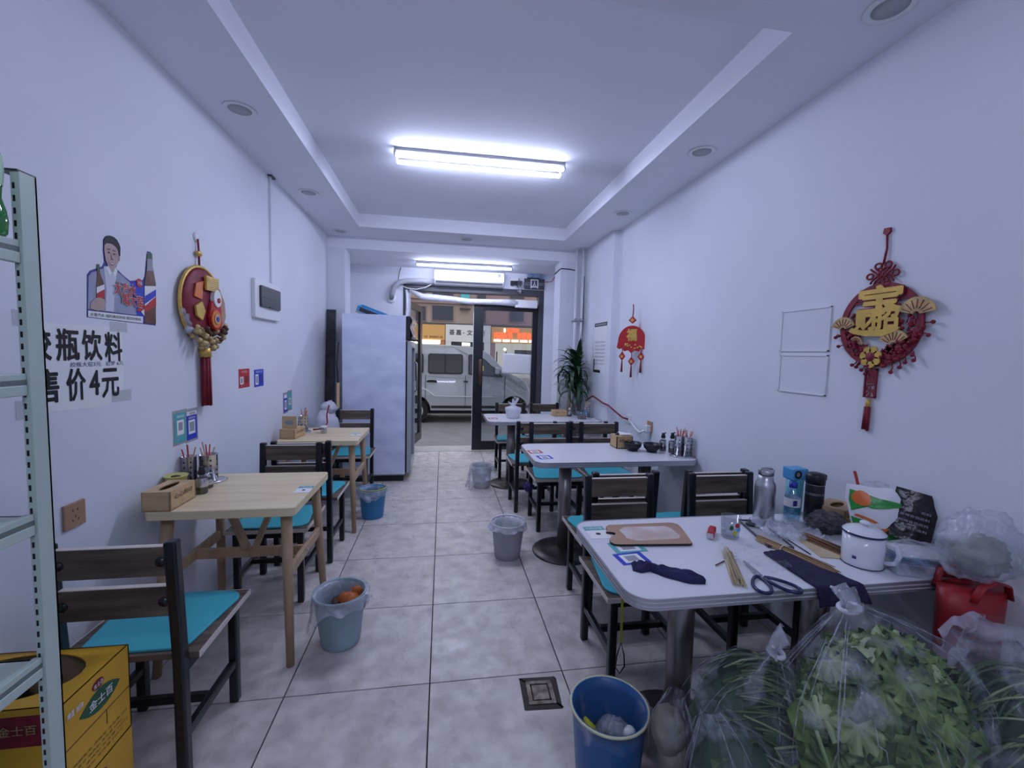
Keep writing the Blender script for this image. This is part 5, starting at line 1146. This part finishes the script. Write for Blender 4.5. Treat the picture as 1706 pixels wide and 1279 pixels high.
text('塔拉', -.076, -.038, .163, .176, 0, 'paper', 'logo_lettering', mk, .01, M=Matrix.Translation((0, pouch(.21, .8)[1]-.0075, .010)) @ Matrix.Rotation(R(86), 4, 'X')); text('额吉', -.076, -.038, .147, .160, 0, 'paper', 'logo_lettering', mk, .01, M=Matrix.Translation((0, pouch(.21, .8)[1]-.0075, .010)) @ Matrix.Rotation(R(86), 4, 'X'))
kb = thing('black_packet', 'black printed packet leaning behind the green pouch', 'packet', (1.700, 1.292, T+.058), R(-42)); kb.rotation_euler = (R(-14), R(11), R(-42))
MB().grid(lambda u, v: ((u-.5)*.13, -.012*math.sin(u*3.14)+.02*v+.006*noise.noise((u*4, v*4, 1)), .185*v), 10, 10).grid(lambda u, v: ((.5-u)*.13, .014*math.sin(u*3.14)+.02*v, .185*v), 10, 10).build('packet_body', 'dark_bag', kb)
for k in range(4): text('麻辣香锅底料', -.04, .045, .11-.022*k, .12-.022*k, 0, 'grey_print', 'lettering', kb, 0, M=Matrix.Translation((0, -.016+.001*k, 0)) @ Matrix.Rotation(R(82), 4, 'X'))
fc = thing('food_container', 'clear film-wrapped food container with white lid', 'container', (1.672, 1.222, T), R(-20))
MB().prism(rrect(-.085, .085, -.055, .055, .015), .012, .045).build('tub', 'pet', fc); MB().prism(rrect(-.09, .09, -.06, .06, .016), .045, .052).build('lid', 'white_plastic', fc, bevel=.002); crumple((0, 0, .04), (.115, .075, .042), .16, 2.6, 2.9).build('film', 'bag_milky', fc)
rp = thing('meat_pack', 'red meat pack beside the food container', 'pack', (1.700, 1.150, T), R(-8)); MB().prism(rrect(-.06, .06, -.014, .022, .01), 0, .030).build('meat', 'red', rp, bevel=.006)
sx_ = thing('small_clear_box', 'small clear plastic box beside the enamel mug', 'box', (1.580, 1.190, T), R(-24)); MB().box(-.055, .055, -.045, .045, 0, .045).build('box_body', 'bag_milky', sx_, bevel=.006); MB().box(-.058, .058, -.048, .048, .045, .051).build('lid', 'pet', sx_, bevel=.002)
pc = thing('pen_cup', 'white and blue cup holding a red brush behind the green pouch', 'cup', (1.735, 1.470, T)); MB().lathe([(0, 0), (.030, 0), (.036, .165), (.034, .165), (.028, .006), (0, .006)], 24).build('cup_wall', 'white_plastic', pc); MB().lathe([(.0345, .10), (.0362, .145)], 24, close=False).build('blue_band', 'navy_print', pc)
MB().cyl((.0, 0, .05), (-.050, .030, .262), .0055, n=8).build('red_brush', 'red', pc)
tw = thing('clear_wrapper', 'shiny crumpled clear wrapper on top of the cup', 'wrapper', (1.715, 1.435, T+.205)); crumple((0, 0, 0), (.060, .05, .030), .35, 3.2, 6.6).build('wrapper_film', 'bag_film', tw)
# ---------------------------------------------------------------- bags of vegetables on the floor
def sack(name, label, c, r, knot, filmm, seed, ears=True, tilt=0, kr=.02, ext=.06):
    """a filled clear bag: film follows the load, gathers at a knot"""
    t = thing(name, label, 'bag', (c[0], c[1], 0)); C_ = Vector((0, 0, c[2])); K = Vector(knot)-Vector((c[0], c[1], 0))
    ax = (K-C_); A = ax.normalized()
    def fn(d):
        f = max(0, d.normalized().dot(A)); return 1+.045*noise.noise(d*2.3+Vector((seed, 0, 0)))+.02*noise.noise(d*7+Vector((0, seed, 0)))
    b = MB(); n, m = 110, 40; vs_ = []
    Q = A.to_track_quat('Z', 'Y').to_matrix()
    for i in range(m+1):
        ph = math.pi*(1-i/m)
        for k in range(n):
            a = 2*math.pi*k/n; d = Q @ Vector((math.sin(ph)*math.cos(a), math.sin(ph)*math.sin(a), math.cos(ph)))
            p = C_+Vector((d.x*r[0], d.y*r[1], d.z*r[2]))*1.05*fn(d)
            g = max(0, (math.cos(ph)-.45)/.55)**1.6
            fo = 1
            p += (p-C_)*(.050*math.sin(13*a+seed*3)+.030*math.sin(29*a+seed))*max(0, math.cos(ph))**1.2*(1-g)
            p = p.lerp(K+(Q @ Vector((math.cos(a), math.sin(a), 0)))*kr*fo, g)
            if p.z < .004: p.z = .004+.004*abs(math.sin(a*5))
            vs_.append(p)
    b.add(vs_, [(i*n+k, i*n+(k+1) % n, (i+1)*n+(k+1) % n, (i+1)*n+k) for i in range(m) for k in range(n)], 0, True)
    b.build('bag_film', filmm, t)
    rn = random.Random(int(seed*10)); q = MB()
    for k in range(30):
        a = rn.uniform(0, 6.3); g0 = rn.uniform(.02, .35); g1 = g0+rn.uniform(.08, .38); P = []; tw = rn.uniform(-.18, .18)
        for j in range(9):
            ph = math.pi*min(.97, g0+(g1-g0)*j/8); aa = a+tw*j/8
            i_ = min(m, max(0, round(m*(1-ph/math.pi)))); k_ = int(aa/(2*math.pi)*n) % n; f0 = m*(1-ph/math.pi); i0 = int(min(m-1, max(0, math.floor(f0)))); p = vs_[i0*n+k_].lerp(vs_[(i0+1)*n+k_], f0-i0)
            P.append(p+(p-C_).normalized()*.002)
        w0 = rn.uniform(.0006, .0022); q.tube(P, [w0*.3, w0*.8, w0, w0, w0, w0*.9, w0*.7, w0*.5, w0*.2], 5)
    q.build('crease_highlights', 'crease_highlight', t, kind='stuff')  # pale threads along the creases, standing in for highlight streaks
    if ears:
        for s_ in (-1, 1, .3):
            e = MB().grid(lambda u, v: tuple(K+A*(ext*v*(.6 if abs(s_) == 1 else 1))+(Q @ Vector((s_*(.008+.045*v)+(u-.5)*.036*(.3+v), (u-.5)*.03+.010*math.sin(u*7+v*3), .014*math.sin(u*5+v*4))))), 8, 8)
            e.build('bag_ear', 'bag_ear', t)
        MB().tube([K+(Q @ Vector((kr*1.1*math.cos(a), kr*1.1*math.sin(a), 0))) for a in [2*math.pi*i/14 for i in range(14)]], .007, 7, True).build('knot', 'bag_white', t)
    return t, C_
def leafy(t, C_, r, n, size, mats, seed, name, ruffle=.5, up=False):
    rn = random.Random(seed); b = MB()
    for k in range(n):
        z = 1-2*(k+.5)/n; a = k*2.399963; q = math.sqrt(max(0, 1-z*z)); d = Vector((q*math.cos(a), q*math.sin(a), z))
        base = C_+Vector((d.x*r[0], d.y*r[1], d.z*r[2]))*rn.uniform(.76, .90)
        if base.z < .04: continue
        nrm = Vector((d.x/r[0], d.y/r[1], d.z/r[2])).normalized(); th = rn.uniform(0, 6.3)
        u_ = nrm.orthogonal().normalized(); u_ = Matrix.Rotation(th, 3, nrm) @ u_; v_ = nrm.cross(u_); s_ = size*rn.uniform(.7, 1.3); sd = rn.random()*50; ti = rn.uniform(-.3, 1.1)*(1 if ruffle > .8 else .4)
        ph0 = rn.uniform(0, 6.3); nl = rn.choice((7, 9, 11)); mi_ = rn.randrange(len(mats))
        def fn(i, j):
            th2 = (i-.5)*3.9; rr = j; mg_ = 1+.10*math.sin(nl*th2*2.3+sd)*rr
            x = math.sin(th2)*rr*mg_*.85; y = math.cos(th2)*rr*mg_
            h = -.32*rr*rr*s_+ti*y*s_*.5+ruffle*s_*rr**2.2*(.34*math.sin(nl*th2+ph0)+.24*noise.noise((x*3+sd, y*3, sd)))
            return tuple(base+u_*x*s_+v_*(y-.3)*s_*1.1+nrm*h)
        b.grid(fn, 20, 5, mi=mi_)
    o = b.build(name, mats, t, kind='stuff'); return o
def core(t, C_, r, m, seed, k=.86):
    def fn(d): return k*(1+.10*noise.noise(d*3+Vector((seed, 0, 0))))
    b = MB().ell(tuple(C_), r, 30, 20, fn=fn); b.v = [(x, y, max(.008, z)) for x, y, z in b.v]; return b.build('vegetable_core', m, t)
def stems(t, C_, r, n, m, seed, name, axis=(1, .2, .1), rad=.004, curve=.5):
    rn = random.Random(seed); b = MB(); A = Vector(axis).normalized(); U = A.orthogonal().normalized(); V = A.cross(U)
    for k in range(n):
        th = rn.uniform(0, 6.3); a0 = rn.uniform(-1.0, .2); a1 = a0+rn.uniform(.5, 1.5); P = []; tw = rn.uniform(-.5, .5); kk = rn.uniform(.86, .99)
        for j in range(6):
            a = a0+(a1-a0)*j/5; t2 = th+tw*j/5; d = A*math.sin(a)+(U*math.cos(t2)+V*math.sin(t2))*math.cos(a)
            p = C_+Vector((d.x*r[0], d.y*r[1], d.z*r[2]))*kk; p.z = max(.012, p.z); P.append(p)
        b.tube(P, rad*rn.uniform(.6, 1.3), 5, mi=rn.randrange(len(m)))
    return b.build(name, m, t, kind='stuff')
r_ = (.290, .195, .345); t, C_ = sack('lettuce_bag', 'largest clear bag of ruffled green lettuce with white knot', (1.205, .945, .405), r_, (1.125, .985, .775), 'bag_thin', 1.7, kr=.022)
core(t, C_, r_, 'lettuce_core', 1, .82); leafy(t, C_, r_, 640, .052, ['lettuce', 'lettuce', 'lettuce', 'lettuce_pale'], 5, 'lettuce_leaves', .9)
b = MB().tube([C_+Vector((-.26, -.06, .12)), C_+Vector((-.24, -.12, -.02)), C_+Vector((-.20, -.16, -.16)), C_+Vector((-.12, -.19, -.25))], [.006, .009, .010, .006], 8, flat=.5); b.build('yellow_rib', 'lettuce_pale', t)
r_ = (.205, .155, .235); t, C_ = sack('greens_bag', 'clear bag of thin green stems tied with a white knot, left of the lettuce', (.925, 1.085, .345), r_, (.955, 1.040, .620), 'bag_thin', 4.1, kr=.018)
core(t, C_, r_, 'veg_dark', 2, .86); stems(t, C_, r_, 260, ['stem_green', 'stem_pale', 'stem_green'], 3, 'green_stems', (.9, -.2, -.3), .0034)
MB().prism([(-.045, -.03), (.0, -.05), (.05, -.02), (.045, .03), (.0, .045), (-.04, .03)], 0, .004, M=Matrix.Translation(C_+Vector((.035, -.145, .155))) @ rot_to((.1, -.75, .6))).build('loose_leaf', 'lettuce', t)
r_ = (.115, .105, .175); t, C_ = sack('leek_bag', 'clear bag with dark leaves and a pale leek, beside the deep blue bin', (.775, .955, .315), r_, (.730, 1.00, .515), 'bag_film', 7.7, ears=False, kr=.03)
core(t, C_, r_, 'veg_dark', 3, .9); leafy(t, C_, r_, 70, .05, ['veg_dark', 'lettuce'], 8, 'dark_leaves', .6)
MB().tube([C_+Vector((-.02, -.112, .05)), C_+Vector((.04, -.114, -.01)), C_+Vector((.085, -.104, -.07))], [.012, .017, .020], 10).build('leek', 'stem_pale', t)
r_ = (.058, .065, .125); t, C_ = sack('radish_bag', 'clear bag of pale white vegetables behind the deep blue bin', (.690, 1.115, .305), r_, (.70, 1.12, .46), 'bag_thin', 2.7, ears=False, kr=.025)
core(t, C_+Vector((-.012, 0, .045)), (.048, .055, .070), 'white_veg', 4, 1.0); core(t, C_+Vector((.012, -.01, -.05)), (.052, .058, .075), 'white_veg', 9, 1.0)
r_ = (.110, .090, .150); t, C_ = sack('cucumber_bag', 'dark clear bag of green vegetables at the bottom edge by the bin', (.640, .905, .185), r_, (.655, .93, .36), 'bag_film', 9.2, ears=False, kr=.03)
core(t, C_, r_, 'veg_dark', 6, .95)
r_ = (.190, .170, .260); t, C_ = sack('celery_bag', 'clear bag of long green stems at the right picture edge', (1.560, .850, .40), r_, (1.585, .955, .725), 'bag_film', 5.5, ears=False, kr=.07)
core(t, C_, r_, 'veg_dark', 7, .84); stems(t, C_, r_, 170, ['stem_green', 'stem_pale', 'veg_dark'], 11, 'long_stems', (-.7, .3, -.5), .0038)
MB().grid(lambda u, v: (-.19+.42*u, .08+.03*math.sin(u*5)+.05*noise.noise((u*4, v*4, 2)), .60+.17*v*(1-.5*abs(u-.35))+.04*noise.noise((u*5, v*4, 9))-.06*u), 22, 12).build('bag_mouth', 'bag_milky', t)
rb = thing('red_shopping_bag', 'red plastic shopping bag standing at the right picture edge', 'bag', (1.665, 1.065, 0))
MB().lathe([(0, .002), (.10, .002), (.112, .03), (.108, .40), (.112, .68), (.114, .755)], 36, sx=1.0, sy=.5, fold=lambda a, th: .05*noise.noise((math.cos(th)*2, math.sin(th)*2, a*4))).build('bag_body', 'red_bag', rb)
for s_ in (-1, 1): MB().tube([(-.07, s_*.05, .74), (-.05, s_*.055, .785), (.0, s_*.05, .80), (.05, s_*.055, .785), (.07, s_*.05, .74)], .012, 8, flat=.4).build('handle', 'red_bag', rb)
gb = thing('clear_bag', 'big crumpled clear bag of greens resting on the red shopping bag', 'bag', (1.668, 1.060, .775))
crumple((0, 0, .115), (.108, .09, .110), .20, 2.6, 4.4, 40, 26).build('bag_film', 'bag_milky', gb); crumple((.01, 0, .085), (.075, .06, .06), .3, 3, 1.4).build('contents', 'white_veg', gb)
# strap and tassel hanging from chairs
yt = thing('yellow_strap', 'yellow strap with wire loop hanging from the chair seat', 'strap', (.752, 1.628, 0))
MB().bar((0, 0, .462), (.0, -.006, .26), .010, .003, (0, 1, 0)).build('strap_band', 'strap_yellow', yt); MB().box(-.006, .006, -.012, .05, .4595, .463).build('strap_top', 'strap_yellow', yt); MB().tube([(0, -.006, .26), (-.016, -.006, .205), (-.020, -.006, .155), (0, -.006, .125), (.020, -.006, .155), (.016, -.006, .205)], .003, 6, True).build('wire_loop', 'black', yt)
pt = thing('purple_tassel', 'small purple ribbon flower tied to a chair leg by the aisle', 'ribbon', (.775, 3.705, .27)); crumple((0, 0, 0), (.04, .035, .04), .7, 3.5, 2.1, 22, 14).build('ribbon_loops', 'purple', pt)
# ---------------------------------------------------------------- the street outside
ZG = -.25
st = MB().box(-30, 30, YE+.12, 42, ZG-.3, ZG).build('road', 'asphalt'); struct(st)
struct(MB().box(-30, 30, YE+.125, 6.95, ZG, -.06).build('pavement', 'kerb')); struct(MB().box(-30, 30, 27.2, 42, ZG, ZG+.15).build('far_pavement', 'kerb'))
struct(MB().box(-30, XL-.15, YE-.1, YE+.12, ZG, 9).box(XR+.15, 30, YE-.1, YE+.12, ZG, 9).box(XL-.15, XR+.15, YE+.0, YE+.12, 3.0, 9).build('shop_front_wall', 'outer_white'))
vn = thing('van', 'silver minivan parked across the street door', 'van', (0, 10.35, ZG))
VP = [(-1.72, .42), (-1.74, .60), (-1.74, 1.10), (-1.66, 1.62), (-1.55, 1.80), (-1.35, 1.865), (-.6, 1.875), (.2, 1.865), (.70, 1.835), (.93, 1.775), (1.12, 1.67), (1.53, 1.245), (1.62, 1.215), (1.90, 1.10), (2.05, .96), (2.12, .76), (2.14, .50), (2.10, .38)]
WB = [(-.62, .29), (1.74, .29)]
arch = []
bt_ = [(2.04, .34)]
for cx in (1.74, -.62):
    bt_ += [(cx+.345*math.cos(R(a)), .30+.36*math.sin(R(a))) for a in range(0, 181, 15)]
bt_ += [(-1.70, .34)]
outline = VP+bt_
b = MB(); n = len(outline); D = [(0.0, .16, 0), (.05, .045, 0), (.10, 0, 0), (1.46, 0, 0), (1.51, .045, 0), (1.56, .16, 0)]
# body: side outline extruded across the van, the greenhouse leaning inwards
def ins(z): return 0 if z < 1.2 else (z-1.2)*.22
b.add([(x, ins(z), z) for x, z in outline]+[(x, 1.56-ins(z), z) for x, z in outline], [tuple(range(n)), tuple(reversed(range(n, 2*n)))]+[(k, n+k, n+(k+1) % n, (k+1) % n) for k in range(n)])
body = b.build('body', 'van_paint', vn, bevel=.035, seg=3)
def side(poly, m, nm, off=.006, par=vn):
    return MB().add([(x, ins(z)-off, z) for x, z in poly]+[(x, ins(z)+.01, z) for x, z in poly], [tuple(reversed(range(len(poly)))) if 0 else tuple(range(len(poly)))]+[(k, len(poly)+k, len(poly)+(k+1) % len(poly), (k+1) % len(poly)) for k in range(len(poly))]).build(nm, m, par)
def wnd(poly, nm='side_window'):
    cx = sum(p[0] for p in poly)/len(poly); cz = sum(p[1] for p in poly)/len(poly)
    f = side([(cx+(x-cx)*1.06, cz+(z-cz)*1.10) for x, z in poly], 'van_dark', 'window_seal', .004); side(poly, 'van_glass', nm, .008)
wnd(rrect(-.32, .455, 1.205, 1.635, .05, 4)); wnd(rrect(-1.25, -.475, 1.205, 1.635, .05, 4)); wnd([(.63, 1.20), (.63, 1.60), (.66, 1.635), (.86, 1.625), (1.02, 1.52), (1.42, 1.16), (1.40, 1.14)], 'front_window')
side([(.045, 1.21), (.075, 1.21), (.075, 1.63), (.045, 1.63)], 'van_dark', 'window_bar', .010)
for x in (-.40, .545, 1.50): side([(x-.006, .42), (x+.006, .42), (x+.006, 1.15), (x-.006, 1.15)], 'van_dark', 'door_gap', .004)
side([(-.37, .98), (-.13, .975), (-.13, 1.01), (-.20, 1.03), (-.30, 1.03), (-.37, 1.015)], 'van_dark', 'door_handle', .03); side([(.50, .99), (.60, .985), (.60, 1.02), (.50, 1.02)], 'van_dark', 'door_handle', .03)
side([(-.37, 1.13), (.54, 1.09), (1.50, 1.045), (1.50, 1.035), (.54, 1.08), (-.37, 1.12)], 'grey_plastic', 'crease_line', .004)
side([(-1.70, .84), (-.42, .84), (-.16, .66), (1.2, .645), (1.2, .63), (-.17, .642), (-.43, .815), (-1.70, .815)], 'white_plastic', 'body_crease', .012)
side([(-.26, .36), (1.38, .36), (1.38, .42), (-.26, .42)], 'van_dark', 'side_sill', .012)
for cx, cz in WB:
    w_ = MB().cyl((cx, .02, cz), (cx, .20, cz), .29, n=36).build('tyre', 'tyre', vn, bevel=.02); MB().cyl((cx, .010, cz), (cx, .03, cz), .175, n=28).build('rim', 'grey_plastic', w_); MB().cyl((cx, .004, cz), (cx, .02, cz), .06, n=16).build('hub', 'van_dark', w_)
    MB().cyl((cx, 1.36, cz), (cx, 1.54, cz), .29, n=24).build('tyre', 'tyre', vn)
    MB().lathe([(.35, .03), (.35, .5)], 30, M=Matrix.Translation((cx, 0, cz+.01)) @ Matrix.Rotation(R(-90), 4, 'X'), close=False).build('arch_liner', 'van_dark', vn)
MB().box(-1.6, 2.0, .2, 1.36, .20, .42).build('underbody', 'van_dark', vn)
MB().prism([(2.045, .90), (2.06, .80), (1.86, .86), (1.80, .98), (1.90, 1.045)], -.015, .12, M=Matrix.Rotation(R(90), 4, 'X') @ Matrix.Translation((0, 0, -.11))).build('headlamp', 'jar_glass', vn)
side([(.86, 1.27), (.98, 1.27), (.98, 1.39), (.86, 1.39)], 'strap_yellow', 'sticker', .012); MB().box(1.24, 1.34, -.16, .0, 1.20, 1.36).build('wing_mirror', 'van_paint', vn, bevel=.02)
# parked white car with dark cover further right
c2 = thing('parked_car', 'white car parked farther across the street at right', 'car', (6.6, 21.5, ZG)); 
P2 = [(-1.9, .35), (-1.95, .75), (-1.5, .95), (-.9, 1.42), (.6, 1.45), (1.3, 1.0), (2.1, .85), (2.2, .4)]
MB().add([(x, 0 if z < 1 else .12, z) for x, z in P2]+[(x, 1.7 if z < 1 else 1.58, z) for x, z in P2], [tuple(range(8)), tuple(reversed(range(8, 16)))]+[(k, 8+k, 8+(k+1) % 8, (k+1) % 8) for k in range(8)]).build('body', 'sign_white', c2, bevel=.08, seg=3)
MB().add([(x, -.01+.12*(z > 1.1), z) for x, z in ((-1.3, .98), (-.82, 1.36), (.52, 1.38), (1.08, 1.0))], [(0, 1, 2, 3)]).build('side_window', 'van_glass', c2)
for cx in (-1.25, 1.4): MB().cyl((cx, -.02, .31), (cx, .2, .31), .31, n=24).build('tyre', 'tyre', c2); 
# facade across the street
YF = 30.0
fa_ = thing('shop_building', 'brown building with lit shop signs across the street', 'building', (0, YF, 0))
MB().box(-9, 3.0, .3, 6, ZG, 11).build('wall', 'facade', fa_); MB().box(3.0, 14, .3, 6, ZG, 11).build('wall', 'facade_red', fa_)
for z in (4.75, 5.02): MB().box(-9, 14, .15, .32, z, z+.10).build('cornice', 'facade_red', fa_)
MB().box(-9, 14, .1, .32, 3.30, 3.42).build('cornice', 'dark_grey', fa_)
for x0, x1, z0, z1 in ((-1.85, -1.2, 3.55, 4.5), (-.75, .65, 3.62, 4.6), (-.75, .65, 5.3, 6.2), (2.3, 2.9, 3.5, 4.4), (2.3, 2.9, 5.1, 6.2), (-1.85, -1.2, 5.3, 6.2), (4.6, 5.6, 3.7, 4.4), (7.0, 8.2, 3.7, 4.4), (4.6, 5.6, 5.3, 6.2), (-4.5, -3.2, 3.6, 4.6)):
    f = MB().box(x0-.06, x1+.06, .24, .34, z0-.06, z1+.06).build('window_frame', 'facade_red', fa_); MB().box(x0, x1, .22, .30, z0, z1).build('window_pane', 'facade_window', f)
MB().box(1.15, 1.75, -.2, .3, 4.75, 5.5).build('outdoor_unit', 'tumbler_teal', fa_, bevel=.03); MB().box(1.1, 1.85, -.25, .3, 4.4, 4.46).build('unit_shelf', 'dark_grey', fa_)
s1 = MB().box(-6, .12, -.1, .3, 2.24, 3.28).build('orange_signboard', 'sign_orange', fa_); text('主营：香辣麻辣烫 冷面', -1.3, -.02, 2.36, 2.52, 0, 'burnt', 'small_lettering', s1, .0, M=Matrix.Translation((0, -.11, 0)) @ Matrix.Rotation(R(90), 4, 'X'))
s2 = MB().box(.16, 3.25, -.12, .3, 2.16, 3.32).build('white_signboard', 'sign_white', fa_)
WM = Matrix.Translation((0, -.13, 0)) @ Matrix.Rotation(R(90), 4, 'X')
for ch, x0, x1 in (('荟', .42, .76), ('嘉', .88, 1.22), ('·', 1.36, 1.42), ('文', 1.62, 1.98), ('化', 2.08, 2.34), ('行', 2.56, 2.86)): text(ch, x0, x1, 2.62 if ch != '·' else 2.74, 2.98 if ch != '·' else 2.80, 0, 'shop_dark', 'sign_lettering', s2, .02, M=WM)
s3 = MB().box(3.30, 12, -.1, .3, 2.14, 3.26).build('brown_signboard', 'sign_orange', fa_)
RM = Matrix.Translation((0, -.16, 0)) @ Matrix.Rotation(R(90), 4, 'X')
for k, ch in enumerate('老西安'): text(ch, 4.36+.30*k, 4.62+.30*k, 2.90, 3.18, 0, 'sign_red', 'lit_lettering', s3, .05, M=RM)
for k, ch in enumerate('鸿福火锅 李哥烤鱼'):
    if ch != ' ': text(ch, 3.48+.33*k, 3.78+.33*k, 2.46, 2.88, 0, 'sign_red', 'lit_lettering', s3, .05, M=RM)
MB().lathe([(0, -.15), (.06, -.13), (.07, 0), (.06, .13), (0, .15)], 14, (4.22, -.2, 3.04)).build('sign_lamp', 'sign_lamp', fa_)
for k in range(7): MB().box(3.48+.62*k, 3.98+.62*k, -.2, -.1, 2.24, 2.40).build('light_box', 'sign_lamp', fa_)
MB().box(-6, -.18, -.15, .25, 1.98, 2.22).build('strip_light', 'shop_light', fa_); MB().box(-6, -.22, .2, .32, ZG+.2, 1.98).build('shop_glass', 'shop_glow', fa_)
for k in range(9): crumple((-2.4+.3*k, .12, 1.55+.12*math.sin(k*2.2)), (.17, .08, .20), .3, 2, k, 14, 10).build('hanging_goods', 'black', fa_)
MB().box(-.22, .12, -.15, .3, ZG, 2.2).build('orange_pillar', 'pillar_orange', fa_); MB().box(.16, .55, -.1, .3, ZG, 2.16).build('pillar', 'sign_white', fa_); MB().box(2.82, 3.25, -.1, .3, ZG, 2.16).build('pillar', 'sign_white', fa_)
MB().box(.55, 2.82, .18, .32, ZG, 2.14).build('shop_glass', 'facade_window', fa_); MB().box(1.30, 1.85, .15, .19, 1.9, 2.1).build('ceiling_lamp', 'shop_light', fa_)
MB().box(3.25, 3.6, -.05, .3, ZG, 2.14).build('brown_pillar', 'facade_red', fa_); MB().box(3.6, 12, .2, .32, ZG, 2.14).build('shop_glass', 'shop_glow', fa_); MB().box(5.0, 6.2, .1, .24, .2, 1.7).build('shop_door', 'shop_dark', fa_); MB().ell((4.30, .1, 1.72), .10, 12, 8).build('globe_lamp', 'shop_light', fa_)
for x in (3.7, 4.35, 7.0, 8.5): MB().box(x, x+.08, .08, .24, ZG, 1.55).build('door_post', 'shop_dark', fa_)
# paper notice on the closed door leaf
no = thing('door_notice', 'blank white paper sheet stuck on the closed glass door', 'notice', (1.085, 6.291, 1.30), rot=FRONTW @ Matrix.Rotation(R(-2), 3, 'Z'))
MB().grid(lambda u, v: ((u-.5)*.44, (v-.5)*.30, .001+.004*abs(noise.noise((u*3, v*6, 1)))), 14, 10).build('sheet', 'paper', no, solid=.0006)
dg = None
bpy.data.objects.remove(TXO)
